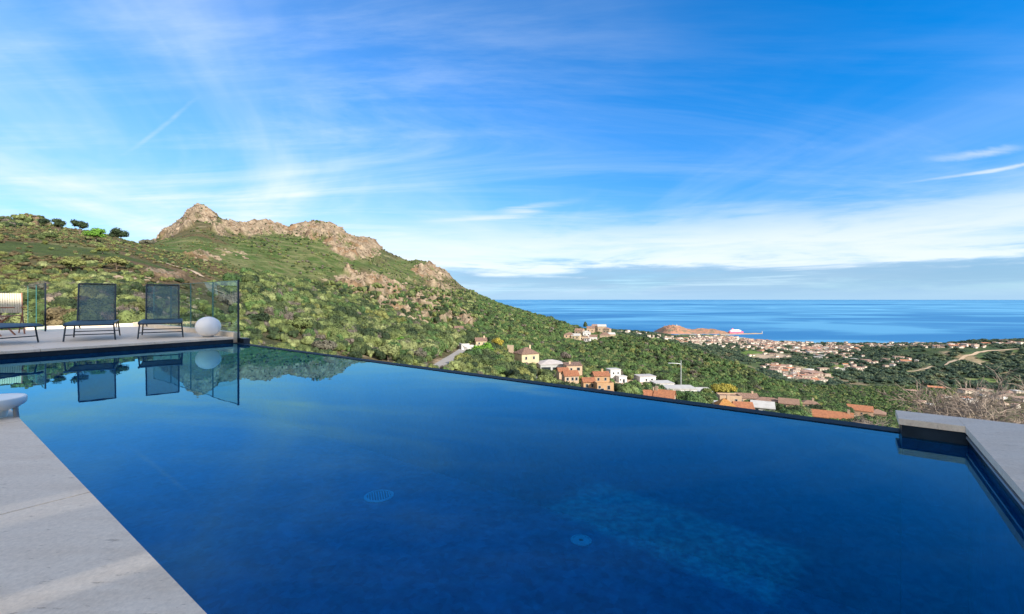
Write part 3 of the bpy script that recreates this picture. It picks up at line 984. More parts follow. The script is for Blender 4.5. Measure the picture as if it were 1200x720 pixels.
def house(px, py, wpx, hpx, roof='gable', wall='w_pink', rm='r_orange', rise=.22, depth=.8, yaw=0, label='', group=None, wins=(), lwins=(), rwins=(), chim=None, overh=.35, name='house', cat='house', ymin=60, axis='x', parapet=False, mb_extra=None):
    X, Y, Z = hit(px, py, ymin)
    k = Y / F
    w = wpx*k; h = hpx*k; d = w*depth
    HOUSES.append((px - wpx/2, px + wpx/2, py - hpx*1.3, py, Y))
    az = math.atan2(X, Y)
    g = empty(name, (X, Y + d*.5, Z), yaw - az*.6, label=label, cat=cat, group=group)
    wb = MB().box(-w/2, w/2, -d/2, d/2, -5, h)
    r = MB()
    o_ = overh
    if roof == 'flat':
        if parapet:
            pt = .25
            wb.box(-w/2, w/2, -d/2, -d/2 + pt, h, h + .6); wb.box(-w/2, w/2, d/2 - pt, d/2, h, h + .6)
            wb.box(-w/2, -w/2 + pt, -d/2 + pt, d/2 - pt, h, h + .6); wb.box(w/2 - pt, w/2, -d/2 + pt, d/2 - pt, h, h + .6)
            r.box(-w/2 + pt + .003, w/2 - pt - .003, -d/2 + pt + .003, d/2 - pt - .003, h + .003, h + .12)
        else:
            r.box(-w/2 - .25, w/2 + .25, -d/2 - .25, d/2 + .25, h + .003, h + .3)
    elif roof == 'gable':
        rh = rise*w if axis == 'y' else rise*d
        if axis == 'x':   # ridge along x, slope faces the viewer
            wb.add([(-w/2, -d/2, h), (-w/2, d/2, h), (-w/2, 0, h + rh)], [(0, 1, 2)]); wb.add([(w/2, -d/2, h), (w/2, d/2, h), (w/2, 0, h + rh)], [(0, 2, 1)])
            for sg in (-1, 1):
                y0 = sg*(d/2 + o_); zl = h - rh*o_/(d/2)
                a_ = [(-w/2 - o_, y0, zl + .03), (w/2 + o_, y0, zl + .03), (w/2 + o_, 0, h + rh + .03), (-w/2 - o_, 0, h + rh + .03)]
                r.add(a_ + [(x, y, z + .18) for x, y, z in a_], [(0, 1, 2, 3), (7, 6, 5, 4), (0, 4, 5, 1), (1, 5, 6, 2), (2, 6, 7, 3), (3, 7, 4, 0)])
        else:
            wb.add([(-w/2, -d/2, h), (w/2, -d/2, h), (0, -d/2, h + rh)], [(0, 1, 2)]); wb.add([(-w/2, d/2, h), (w/2, d/2, h), (0, d/2, h + rh)], [(0, 2, 1)])
            for sg in (-1, 1):
                x0 = sg*(w/2 + o_); zl = h - rh*o_/(w/2)
                a_ = [(x0, -d/2 - o_, zl + .03), (x0, d/2 + o_, zl + .03), (0, d/2 + o_, h + rh + .03), (0, -d/2 - o_, h + rh + .03)]
                r.add(a_ + [(x, y, z + .18) for x, y, z in a_], [(0, 1, 2, 3), (7, 6, 5, 4), (0, 4, 5, 1), (1, 5, 6, 2), (2, 6, 7, 3), (3, 7, 4, 0)])
    elif roof == 'hip':
        rh = rise*d; q = min(w, d)/2*.95
        e = [(-w/2 - o_, -d/2 - o_, h + .01), (w/2 + o_, -d/2 - o_, h + .01), (w/2 + o_, d/2 + o_, h + .01), (-w/2 - o_, d/2 + o_, h + .01)]
        f_ = [(x, y, z + .16) for x, y, z in e]
        t_ = [(-w/2 + q, 0, h + rh), (w/2 - q, 0, h + rh)]
        r.add(e + f_ + t_, [(3, 2, 1, 0), (0, 1, 5, 4), (1, 2, 6, 5), (2, 3, 7, 6), (3, 0, 4, 7), (4, 5, 9, 8), (5, 6, 9), (6, 7, 8, 9), (7, 4, 8)])
    elif roof == 'shed':
        rh = rise*d
        wb.add([(-w/2, -d/2, h), (-w/2, d/2, h), (-w/2, d/2, h + rh)], [(0, 1, 2)]); wb.add([(w/2, -d/2, h), (w/2, d/2, h), (w/2, d/2, h + rh)], [(0, 2, 1)])
        wb.add([(-w/2, d/2, h), (w/2, d/2, h), (w/2, d/2, h + rh), (-w/2, d/2, h + rh)], [(0, 1, 2, 3)])
        sl = rh/d
        a_ = [(-w/2 - o_, -d/2 - o_, h - o_*sl + .03), (w/2 + o_, -d/2 - o_, h - o_*sl + .03), (w/2 + o_, d/2 + o_, h + rh + o_*sl + .03), (-w/2 - o_, d/2 + o_, h + rh + o_*sl + .03)]
        r.add(a_ + [(x, y, z + .18) for x, y, z in a_], [(0, 1, 2, 3), (7, 6, 5, 4), (0, 4, 5, 1), (1, 5, 6, 2), (2, 6, 7, 3), (3, 7, 4, 0)])
    wb.build('wall', M[wall], g)
    ro = fixn(r.build('roof', M[rm], g))
    if chim is not None:
        cx = chim*w; fixn(MB().box(cx - .45, cx + .45, -.2 - .35, -.2 + .35, h, h + rise*d + 1.1).box(cx - .52, cx + .52, -.2 - .42, -.2 + .42, h + rise*d + 1.1, h + rise*d + 1.25).build('chimney', M[wall], ro))
    for (fx, fz, ww, hh) in wins:      # fractions of width and height, metres
        window(g, fx*w, fz*h, ww, hh, -d/2, 0, fz < .02)
    for (fx, fz, ww, hh) in rwins:
        window(g, fx*d, fz*h, ww, hh, -w/2, 1)
    for (fx, fz, ww, hh) in lwins:
        window(g, fx*d, fz*h, ww, hh, -w/2, 2)
    return g


yw = R(-18)
house(617, 427, 23, 11, 'hip', 'w_cream', 'r_pink', .35, .9, R(28), 'cream house with a hipped pinkish tile roof above the grey lane', wins=((-.25, .45, 1.1, 1.5), (.2, .45, 1.1, 1.5)), rwins=((.0, .5, 1, 1.4), (0, .02, 1.4, 1.8)), chim=.2)
house(646, 437, 30, 9, 'hip', 'w_grey', 'r_grey', .16, .9, R(12), 'large shed with a low grey sheet roof and dark open front', name='shed', cat='shed', wins=((-.28, .05, 5.0, 2.6), (.1, .05, 3.0, 2.4)))
house(672, 444, 19, 15, 'shed', 'w_pink', 'r_pink', .10, .8, R(14), 'tall pink block with a low roof behind the terrace, right of the grey shed', wins=((-.2, .62, 1.0, 1.3), (.25, .62, 1.6, 1.5), (.2, .2, 1.0, 1.2)), rwins=((0, .6, 1, 1.3),), chim=-.2)
house(660, 448, 12, 12, 'gable', 'w_pink', 'r_orange', .30, 1.0, R(14), 'narrow pink house with an orange roof squeezed before the tall pink block', wins=((0, .5, .9, 1.2),))
house(669, 452, 17, 11, 'gable', 'w_pink', 'r_orange', .35, .8, R(14), 'pink house with a bright orange tiled roof and three small windows', wins=((-.3, .5, .9, 1.2), (.05, .5, .9, 1.2), (.33, .5, .9, 1.2)), lwins=((0, .5, .9, 1.2),))
house(705, 455, 18, 14, 'gable', 'w_orange', 'r_orange', .28, .8, R(12), 'tallest orange house with a terracotta roof, left of the small white house', wins=((-.25, .62, .9, 1.2), (.22, .62, .9, 1.2)), lwins=((.1, .5, .9, 1.2),), chim=.1)
house(690, 459, 14, 11, 'gable', 'w_orange', 'r_orange', .30, .9, R(12), 'low orange house with a terracotta roof beside the tallest orange house', wins=((-.2, .45, .9, 1.1), (.25, .45, .9, 1.1)))
house(709, 463, 20, 12, 'flat', 'w_orange', 'r_ochre', .2, .6, R(12), 'flat topped orange block with an arched window at the pool edge', wins=((.2, .5, 1.0, 1.4), (-.2, .18, 1.3, 1.6), (-.35, .6, .8, 1)), parapet=True)
house(720, 447, 13, 13, 'flat', 'w_white', 'r_white', .2, .9, R(22), 'small two storey white house with a flat roof', wins=((-.2, .62, .8, 1.1), (.25, .62, .8, 1.1), (0, .02, 1.0, 2.0)), lwins=((0, .55, .9, 1),))
house(729, 449, 10, 7, 'flat', 'w_white', 'r_white', .2, .9, R(22), 'low white annexe right of the two storey white house', wins=((.1, .02, 1.2, 1.9), (-.3, .4, .7, .9)))
house(758, 449, 20, 7, 'flat', 'w_white', 'r_grey', .2, .8, R(20), 'white bungalow with a flat grey roof and two dark windows', wins=((-.1, .3, .9, 1.3), (.25, .3, 1.1, 1.3)))
house(779, 455, 22, 5, 'flat', 'w_white', 'r_white', .2, .9, R(15), 'long low white house behind the street lamp foot', wins=((-.3, .25, .9, 1.1), (.2, .25, .9, 1.1)))
house(800, 463, 34, 6.5, 'flat', 'w_white', 'r_white', .2, .7, R(10), 'wide white house with a pale flat roof and a row of windows', wins=((-.38, .3, 1, 1.2), (-.25, .3, 1, 1.2), (-.1, .3, 1, 1.2), (.15, .3, 1.8, 1.2), (.35, .3, 1, 1.2)))
house(826, 465, 18, 5, 'shed', 'w_stone', 'r_white', .12, .9, R(10), 'stone house with a pale roof right of the wide white house', wins=((-.2, .3, .9, 1.1), (.2, .3, .9, 1.1)))
house(763, 472, 15, 7, 'gable', 'w_stone', 'r_orange', .42, .9, R(8), 'left one of two orange roofs just above the pool edge below the white houses', chim=.35, wins=((-.2, .35, .9, 1.1), (.2, .35, .9, 1.1)))
house(782, 475, 22, 8, 'gable', 'w_stone', 'r_orange', .42, .8, R(-16), 'wider right one of two orange roofs just above the pool edge', chim=-.42)
house(838, 480, 15, 7, 'flat', 'w_white', 'r_white', .2, .8, R(5), 'plain white cube house at the pool edge', wins=((.1, .4, .8, 1),))
house(858, 479, 24, 13, 'flat', 'w_pink', 'r_pink', .2, .7, R(5), 'pink house with an upper terrace behind the ochre roof', wins=((-.25, .6, .9, 1.1), (.25, .6, .9, 1.1)), parapet=True)
house(853, 484, 18, 7, 'hip', 'w_pink', 'r_ochre', .5, .9, R(8), 'small house with an ochre orange hipped roof at the pool edge', chim=.2)
house(874, 486, 20, 7, 'gable', 'w_white', 'r_orange', .35, .8, R(4), 'white house with a clean orange roof at the pool edge', wins=((-.2, .4, .9, 1),))
house(878, 473, 24, 6, 'gable', 'w_pink', 'r_pink', .25, .7, R(8), 'long pink house with a faded roof at the wood edge', wins=((-.3, .3, 1, 1.2), (0, .3, 1, 1.2), (.3, .3, 1, 1.2)), chim=.3)
house(903, 477, 26, 6, 'hip', 'w_stone', 'r_pink', .22, .6, R(-6), 'broad pale house with a faded hipped roof among cypresses', wins=((-.3, .3, .9, 1.1), (.1, .3, .9, 1.1)))
house(899, 486, 24, 7, 'shed', 'w_white', 'r_white', .2, .8, R(-10), 'white house with a pale sloping roof at the pool edge', wins=((-.25, .35, 1, 1.2), (.2, .35, 1, 1.2)))
house(929, 481, 20, 7, 'gable', 'w_pink', 'r_pink', .3, .8, R(-10), 'pink house with a faded gable roof right of the cypresses', wins=((-.2, .4, .9, 1.1),))
house(953, 480, 18, 5, 'hip', 'w_stone', 'r_pink', .25, .8, R(0), 'small stone house half hidden by trees above the long orange roof', wins=((-.25, .3, 1, 1.1), (.2, .3, 1, 1.1)), chim=.2)
house(976, 496, 46, 6, 'gable', 'w_pink', 'r_orange', .42, .32, R(-8), 'longest orange tiled roof just above the pool edge at the right', chim=.42)
house(1014, 489, 24, 7, 'gable', 'w_pink', 'r_orange', .28, .7, R(-12), 'pink house with an orange roof left of the stone coping block', wins=((-.3, .4, .9, 1.1), (.05, .4, .9, 1.1)))
house(1034, 493, 16, 7, 'hip', 'w_pink', 'r_pink', .3, .9, R(-16), 'small pink house nearest the stone coping block', wins=((0, .35, 1.1, 1.3),))
house(563, 407, 13, 7, 'gable', 'w_cream', 'r_pink', .3, .8, R(10), 'cream house with a pink roof behind the arched gateway', wins=((-.2, .4, .9, 1.1), (.25, .4, .9, 1.1)), chim=.3)
house(537, 388, 10, 4, 'gable', 'w_cream', 'r_pink', .3, .8, R(10), 'tiny pink roofed house alone among the trees up the slope')
house(948, 479, 0.1, 0.1, 'flat', 'w_stone', 'r_pink', .2, 1, 0, 'x') if False else None

# white arched gateway building
X, Y, Z = hit(550, 412, 60); k = Y/F
HOUSES.append((541, 561, 396, 413, Y))
g = empty('gatehouse', (X, Y, Z), R(20), label='white gatehouse with rounded arches at the head of the lane', cat='gatehouse')
wdt = 19*k
def arch_wall(x0, x1, z1, cx, aw, ah, y0, y1, mb, n=10):
    """a wall with an arched opening"""
    out = [(x0, -3), (cx - aw, -3), (cx - aw, ah)]
    for i in range(1, n):
        a_ = math.pi*(1 - i/n)
        out.append((cx + aw*math.cos(a_), ah + aw*math.sin(a_)))
    out += [(cx + aw, ah), (cx + aw, -3), (x1, -3), (x1, z1), (x0, z1)]
    n_ = len(out)
    bm = bmesh.new()
    v0 = [bm.verts.new((x, y0, z)) for x, z in out]; v1 = [bm.verts.new((x, y1, z)) for x, z in out]
    bm.faces.new(v0); bm.faces.new(v1[::-1])
    for i in range(n_):
        j = (i+1) % n_
        bm.faces.new((v0[i], v1[i], v1[j], v0[j]))
    bmesh.ops.triangulate(bm, faces=bm.faces[:])
    bm.verts.index_update()
    mb.add([v.co[:] for v in bm.verts], [[v.index for v in f.verts] for f in bm.faces])
    bm.free()
mb = MB()
arch_wall(-wdt*.5, -.02, 9*k, -wdt*.22, 6*k*.32, 3.2*k, -.2, .2, mb)
arch_wall(0, wdt*.5, 7*k, wdt*.22, 6*k*.38, 2.6*k, -.25, .15, mb)
mb.box(-wdt*.5, -wdt*.5 + .4, .203, 5, -3, 9*k)
fixn(mb.build('wall', M['w_white'], g))
fixn(MB().box(-wdt*.5, wdt*.5, 4.6, 9, -3, 5.5*k).build('back_building', M['w_cream'], g))

# stone chimney-like tower ruin behind the cream house
X, Y, Z = hit(599, 414, 60); k = Y/F
HOUSES.append((595, 604, 400, 416, Y))
mb = MB().box(-3*k, 3*k, -.4, .4, -2, 9*k).box(-4.5*k, -3*k, -.4, .4, 5*k, 9.5*k).box(3*k*.4, 3*k, .403, 4, -2, 7*k)
o = fixn(mb.build('stone_wall', M['w_stone'], loc=(X, Y, Z)))
tag(o, 'tall pale ruined wall left of the cream hipped house', 'wall')

# car on the lane
def build_car(loc, rz):
    g = empty('parked_car', loc, rz, label='silver grey car standing before the white gatehouse', cat='car')
    silver = mat('silver_paint', (0.55, 0.57, 0.60), .3, .5)
    prof = [(-2.1, .30), (-2.1, .75), (-1.95, .92), (-1.3, 1.0), (-.75, 1.42), (.75, 1.46), (1.45, 1.05), (2.0, .95), (2.15, .7), (2.15, .30)]
    mb = MB(); n = len(prof)
    def sec(y, ins):
        return [(x*(1 - ins*.02), y - math.copysign(ins*max(0, z - .95)*.35, y), z) for x, z in prof]
    a_ = sec(-.85, 1); b_ = sec(.85, 1)
    mb.add(a_ + b_, [tuple(range(n)), tuple(range(n, 2*n))[::-1]] + [(i, (i+1) % n, (i+1) % n + n, i + n) for i in range(n)])
    fixn(mb.build('body', silver, g))
    for sg in (-1, 1):
        MB().add([(-1.15, sg*.80, 1.02), (1.3, sg*.80, 1.05), (.72, sg*.715, 1.38), (-.7, sg*.715, 1.36)], [(0, 1, 2, 3)]).build('side_window', M['glasspane'], g)
    MB().add([(1.48, -.72, 1.06), (1.48, .72, 1.06), (.86, .64, 1.44), (.86, -.64, 1.44)], [(0, 1, 2, 3)]).build('windscreen', M['glasspane'], g)
    for x in (-1.3, 1.35):
        for sg in (-1, 1):
            w_ = MB().tube([(x, sg*.70, .32), (x, sg*.88, .32)], .32, 16).build('wheel', mat('tyre', (.02, .02, .02), .8), g)
            MB().tube([(x, sg*.87, .32), (x, sg*.895, .32)], .19, 12).build('rim', M['galv'], w_)
    for sg in (-1, 1):
        MB().box(2.1, 2.17, sg*.62 - .16, sg*.62 + .16, .62, .78).build('headlight', M['white_plastic'], g)
    return g


X, Y, Z = hit(542, 410, 60)
build_car((X, Y, Z + .3), R(-60))

# village on the spur
VIL = [(668, 398, 12, 5), (676, 400, 10, 6), (684, 401, 11, 6), (680, 394, 10, 6), (688, 396, 9, 6), (693, 392, 9, 7), (700, 391, 9, 8), (706, 391, 10, 8), (712, 393, 8, 7), (696, 399, 9, 4), (704, 386, 8, 4), (698, 386, 7, 4), (710, 397, 12, 4), (717, 396, 8, 4), (689, 402, 7, 5)]
vw = ['w_pink', 'w_cream', 'w_stone', 'w_stone', 'w_white']
VLAB = ['low pink house at the left foot of the hilltop village', 'cream house near the left foot of the hilltop village', 'stone house in the lowest row of the hilltop village', 'stone house left of the village middle', 'white house left of the village middle',
        'pink house high in the middle of the hilltop village', 'tall cream house at the middle of the hilltop village', 'tall stone house near the top right of the hilltop village', 'stone house at the right edge of the hilltop village', 'low white house below the village middle',
        'pink house on the very top of the hilltop village', 'small cream house on the top of the village, left', 'long low stone house on the right terrace of the village', 'stone house furthest right on the village terrace', 'white house furthest down at the village middle']
for i, (px, py, w_, h_) in enumerate(VIL):
    house(px, py, w_, h_, ('hip', 'gable', 'flat', 'gable')[i % 4], vw[i % 5], ('r_pink', 'r_white')[i % 3 == 1], .25, .9, R(random.uniform(-25, 25)), VLAB[i], 'houses of the hilltop village', wins=((-.25, .5, 1.3, 1.8), (.2, .5, 1.3, 1.8)) if h_ > 4 else (), ymin=400, name='village_house')

# street lamp
X, Y, Z = hit(798, 457, 60); k = Y/F
g = empty('street_lamp', (X, Y, Z), 0, label='tall grey street lamp with one long arm above the white houses', cat='street lamp')
MB().tube([(0, 0, -1), (0, 0, 18*k), (0, 0, 34.5*k)], [.62*k, .55*k, .42*k], 10).build('pole', M['galv'], g)
MB().tube([(0, 0, 30*k), (-5*k, 0, 30.8*k), (-12*k, 0, 31.2*k)], .30*k, 8).build('arm', M['galv'], g)
MB().box(-15*k, -11*k, -.6*k, .6*k, 30.6*k, 31.5*k, bev=.1).build('lamp_head', M['galv'], g)
MB().box(-1.4*k, 1.4*k, -.8*k, .8*k, 0, 3.2*k).build('cabinet', M['w_grey'], g)
HOUSES.append((784, 800, 420, 457, Y))

# ------------------------------------------------------------------ far town
def far_house_mesh(kind):
    mb = MB()
    if kind == 0:
        mb.box(-.5, .5, -.4, .4, -.4, .55).add([(-.55, -.45, .55), (.55, -.45, .55), (.55, 0, .78), (-.55, 0, .78), (-.55, .45, .55), (.55, .45, .55)], [(0, 1, 2, 3), (3, 2, 5, 4)], 1).add([(-.5, -.4, .55), (-.5, .4, .55), (-.5, 0, .77), (.5, -.4, .55), (.5, .4, .55), (.5, 0, .77)], [(0, 1, 2), (3, 5, 4)])
    elif kind == 1:
        mb.box(-.5, .5, -.35, .35, -.4, .8).box(-.54, .54, -.39, .39, .803, .86, 1)
    else:
        mb.box(-.5, .1, -.4, .4, -.4, .6).box(.103, .6, -.3, .4, -.4, .4)
        mb.add([(-.55, -.45, .6), (.15, -.45, .6), (.15, .45, .6), (-.55, .45, .6), (-.2, 0, .8)], [(0, 1, 4), (1, 2, 4), (2, 3, 4), (3, 0, 4)], 1)
        mb.add([(.1, -.35, .4), (.65, -.35, .4), (.65, .45, .4), (.1, .45, .4), (.37, .05, .52)], [(0, 1, 4), (1, 2, 4), (2, 3, 4), (3, 0, 4)], 1)
    # dark window openings on the sides that face inland
    for x in (-.3, 0, .3):
        if kind == 2 and x > 0: continue
        for z in ((.15,) if kind == 0 else (.1, .45)):
            mb.box(x - .05, x + .05, -.41 if kind != 1 else -.36, -.395 if kind != 1 else -.345, z, z + .15, 2)
    return mb


wc = [(0.54, 0.49, 0.42), (0.52, 0.45, 0.37), (0.66, 0.65, 0.62), (0.50, 0.41, 0.34)]
fm = []
for kx in range(3):
    for ci, c in enumerate(wc):
        mb = far_house_mesh(kx)
        o = mb.build('far_house', [wallm('far_wall', c), M['r_pink'] if (ci + kx) % 3 else M['r_orange'] if kx == 0 else M['r_white'], M['glasspane']])
        fm.append(o.data)
        bpy.data.objects.remove(o)
TOWN = [(790, 397, 32, 3, 26, 'west'), (835, 399, 38, 5, 250, 'centre'), (900, 403, 40, 6, 320, 'centre'), (955, 409, 42, 7, 200, 'centre'), (1000, 405, 45, 3, 80, 'shore'), (1075, 406, 60, 3, 90, 'shore'), (1182, 403.5, 18, 1.5, 14, 'shore'),
        (748, 389, 22, 4, 18, 'west'), (945, 441, 24, 7, 60, 'valley'), (915, 433, 22, 5, 24, 'valley'), (1035, 425, 45, 4, 24, 'valley'), (990, 432, 40, 6, 14, 'valley'), (1152, 406, 10, 3, 7, 'shore'), (985, 418, 40, 5, 18, 'valley'), (1165, 470, 34, 12, 12, 'right'), (1100, 465, 40, 14, 6, 'right'), (900, 418, 30, 3, 6, 'valley')]
TL = {'west': ('tiny pale house on the hill left of the far town', 'houses on the hill left of the far town'), 'centre': ('tiny pale house packed in the far seaside town', 'houses of the far seaside town'),
      'shore': ('tiny pale house in the row along the far shore', 'houses along the far shore'), 'valley': ('small pale house in the wooded valley before the far town', 'houses scattered in the valley'),
      'right': ('small pale house on the slope behind the bare trees', 'houses behind the bare trees')}
CN = [('cream', 'red-brown'), ('tan', 'red-brown'), ('white', 'pale'), ('pinkish', 'red-brown')]
tw = []
for (cx, cy, rx, ry, n, zone) in TOWN:
    for _ in range(n):
        px = random.gauss(cx, rx*.5) if zone in ('centre', 'valley') else random.uniform(cx - rx, cx + rx)
        py = random.gauss(cy, ry*.5)
        if zone == 'shore' and px > 1060: py = min(py, 408)
        X, Y, Z = hit(px, py, 650)
        if Z < SEA + 1 or Y > 3200: continue
        w_ = random.choice([8, 10, 12, 15, 20, 28]) * (1.05 if zone == 'centre' else .85)
        tw.append((w_/Y, X, Y, Z, w_, zone))
tw.sort(reverse=True)
FARH = tw
for (q, X, Y, Z, w_, zone) in tw[:300]:
    k = random.randrange(12); kx, ci = divmod(k, 4)
    rfn = 'faded red' if (ci + kx) % 3 else 'orange' if kx == 0 else 'pale flat'
    lab = TL[zone][0].replace('pale house', '%s house with %s roof' % (CN[ci][0], rfn))
    o = bpy.data.objects.new('far_house', fm[k]); COL.objects.link(o)
    o.location = (X, Y, Z); o.rotation_euler = (0, 0, R(random.uniform(-35, 35))); o.scale = (w_, w_*random.uniform(.7, 1), min(w_, 13)*random.uniform(.5, .75))
    tag(o, lab, 'house', TL[zone][1])
rest = MB()
for (q, X, Y, Z, w_, zone) in tw[300:]:
    hm = w_*random.uniform(.35, .6)
    rest.box(-w_/2, w_/2, -w_*.4, w_*.4, Z - 3, Z + hm, 0, R(random.uniform(-30, 30)), (X, Y))
    rest.box(-w_*.53, w_*.53, -w_*.43, w_*.43, Z + hm + .01, Z + hm + 1.2, 1, R(random.uniform(-30, 30)), (X, Y))
o = rest.build('far_houses', [wallm('far_wall', (0.66, 0.60, 0.52)), M['r_pink']])
tag(o, 'mass of tiny houses filling the rest of the far town', 'houses', kind='stuff')

# ferry, breakwater, lighthouse
def at(px, py, Y):
    return ((px - 600)/F*Y, Y, EYE - (py - HZ)/F*Y)


X, Y = P(862, 391, EYE - SEA)
g = empty('ferry', (X, Y, SEA), R(8), label='red and white ferry moored at the far harbour', cat='ferry')
hull = mat('ferry_hull', (0.62, 0.09, 0.16), .5); whitep = mat('ferry_white', (0.8, 0.8, 0.8), .5)
pr = [(-52, -9), (40, -9), (62, 0), (40, 9), (-52, 9)]
fixn(MB().prism(pr, -1, 15).build('hull', hull, g))
fixn(MB().prism([(-44, -8.5), (30, -8.5), (44, 0), (30, 8.5), (-44, 8.5)], 15.01, 24).prism([(-36, -7), (22, -7), (30, 0), (22, 7), (-36, 7)], 24.01, 28).build('superstructure', whitep, g))
fixn(MB().prism([(-30, -3), (-20, -3), (-20, 3), (-30, 3)], 28.01, 37).build('funnel', hull, g))
MB().box(-42, 28, -8.63, -8.51, 17, 18.4).box(-42, 28, -8.63, -8.51, 20, 21.4).build('window_band', M['glasspane'], g)
a0 = P(845, 392.5, EYE - SEA); a1 = P(893, 391.3, EYE - SEA)
mb = MB(); n = 24
for i in range(n):
    x0 = a0[0] + (a1[0] - a0[0])*i/n; y0 = a0[1] + (a1[1] - a0[1])*i/n
    mb.box(x0 - 7, x0 + 9.8, y0 - 12, y0 + 12, SEA - 2, SEA + 4 + random.uniform(0, 2.5) + i*.001)
o = mb.build('breakwater', M['w_stone']); tag(o, 'long pale stone breakwater behind the ferry', 'breakwater')
X, Y = a1
g = empty('harbour_light', (X, Y, SEA + 5), 0, label='small white light tower at the end of the breakwater', cat='lighthouse')
MB().tube([(0, 0, 0), (0, 0, 12)], [3, 2.2], 12).build('tower', M['w_white'], g); MB().tube([(0, 0, 12), (0, 0, 15)], [1.6, 1.2], 12).build('lantern', M['r_pink'], g)
X, Y, Z = at(793, 382, 3460)
g = empty('lighthouse', (X, Y, Z - 6), 0, label='white lighthouse on top of the red headland', cat='lighthouse')
MB().box(-9, 9, -5, 5, 0, 7).build('keeper_house', M['w_white'], g); MB().tube([(0, 0, 7), (0, 0, 16)], [3.2, 2.6], 12).build('tower', M['w_white'], g)

# ------------------------------------------------------------------ vegetation
def leaf_blob(name, m_, lobes, nleaf, leaf, seed, core=.80, flat=1.0, sub=2):
    """foliage: many small leaf faces spread through the lobes round small uneven cores"""
    r = random.Random(seed)
    mb = MB()
    for (cx, cy, cz, rr) in lobes:
        bm = bmesh.new()
        bmesh.ops.create_icosphere(bm, subdivisions=sub, radius=rr*core)
        for v in bm.verts:
            v.co *= 1 + r.uniform(-.22, .16)
            v.co.z *= .85*flat
        b_ = len(mb.v)
        bm.verts.index_update()
        mb.add([(v.co.x + cx, v.co.y + cy, v.co.z + cz) for v in bm.verts], [[v.index for v in f.verts] for f in bm.faces])
        bm.free()
    tot = sum(l[3]**2 for l in lobes)
    for (cx, cy, cz, rr) in lobes:
        for _ in range(int(nleaf*rr*rr/tot)):
            d = Vector((r.gauss(0, 1), r.gauss(0, 1), r.gauss(0, 1))).normalized()
            if d.z < -.55: d.z *= -.5
            q = rr * r.uniform(.80, 1.10)
            p = Vector((cx, cy, cz)) + Vector((d.x*q, d.y*q, d.z*q*.88*flat))
            nrm = (d + Vector((r.gauss(0, .36), r.gauss(0, .36), r.gauss(0, .36) + .12))).normalized()
            a_ = nrm.orthogonal().normalized(); b2 = nrm.cross(a_)
            th = r.uniform(0, 6.28)
            a2 = a_*math.cos(th) + b2*math.sin(th); b2 = nrm.cross(a2)
            s1 = leaf*r.uniform(.6, 1.3); s2 = s1*r.uniform(.45, .8)
            mb.add([p - a2*s1 - b2*s2*.3, p - b2*s2, p + a2*s1, p + b2*s2], [(0, 1, 2, 3)])
    me = bpy.data.meshes.new(name)
    me.from_pydata(mb.v, [], mb.f)
    me.materials.append(m_)
    return me


def lobes_round(seed, n=6, r0=.62, spread=.5, h=.55, zz=.55):
    r = random.Random(seed)
    L_ = [(0, 0, zz, r0)]
    for i in range(n):
        a_ = 6.28*i/n + r.uniform(-.4, .4)
        q = spread*r.uniform(.7, 1.15)
        L_.append((math.cos(a_)*q, math.sin(a_)*q, zz + r.uniform(-.22, .25)*h/.55, r0*r.uniform(.5, .8)))
    return L_


# unit bushes: radius about 1, height about 1.1, base at z = 0
KINDS = {}
for kn, m_, flat in (('olive', 'f_olive', 1), ('dark', 'f_dark', 1), ('grey', 'f_grey', .9), ('yellow', 'f_yellow', 1), ('wood', 'f_wood', 1.05), ('heath', 'f_heath', .6)):
    KINDS[kn] = [leaf_blob('shrub_' + kn, M[m_], lobes_round(s_*7 + len(kn), 6 + s_ % 2), 1500 if kn != 'grey' else 900, .062 if kn != 'grey' else .05, s_ + 3, core=.90 if kn != 'grey' else .7, flat=flat, sub=2) for s_ in range(3)]
LOW = {kn: [leaf_blob('low_' + kn, M[m_], lobes_round(s_*5 + 1, 4), 130, .15, s_ + 9, core=.90, sub=2) for s_ in range(2)] for kn, m_ in (('wood', 'f_wood'), ('olive', 'f_olive'), ('dark', 'f_dark'), ('grey', 'f_grey'), ('yellow', 'f_yellow'), ('heath', 'f_heath'), ('far', 'f_far'))}


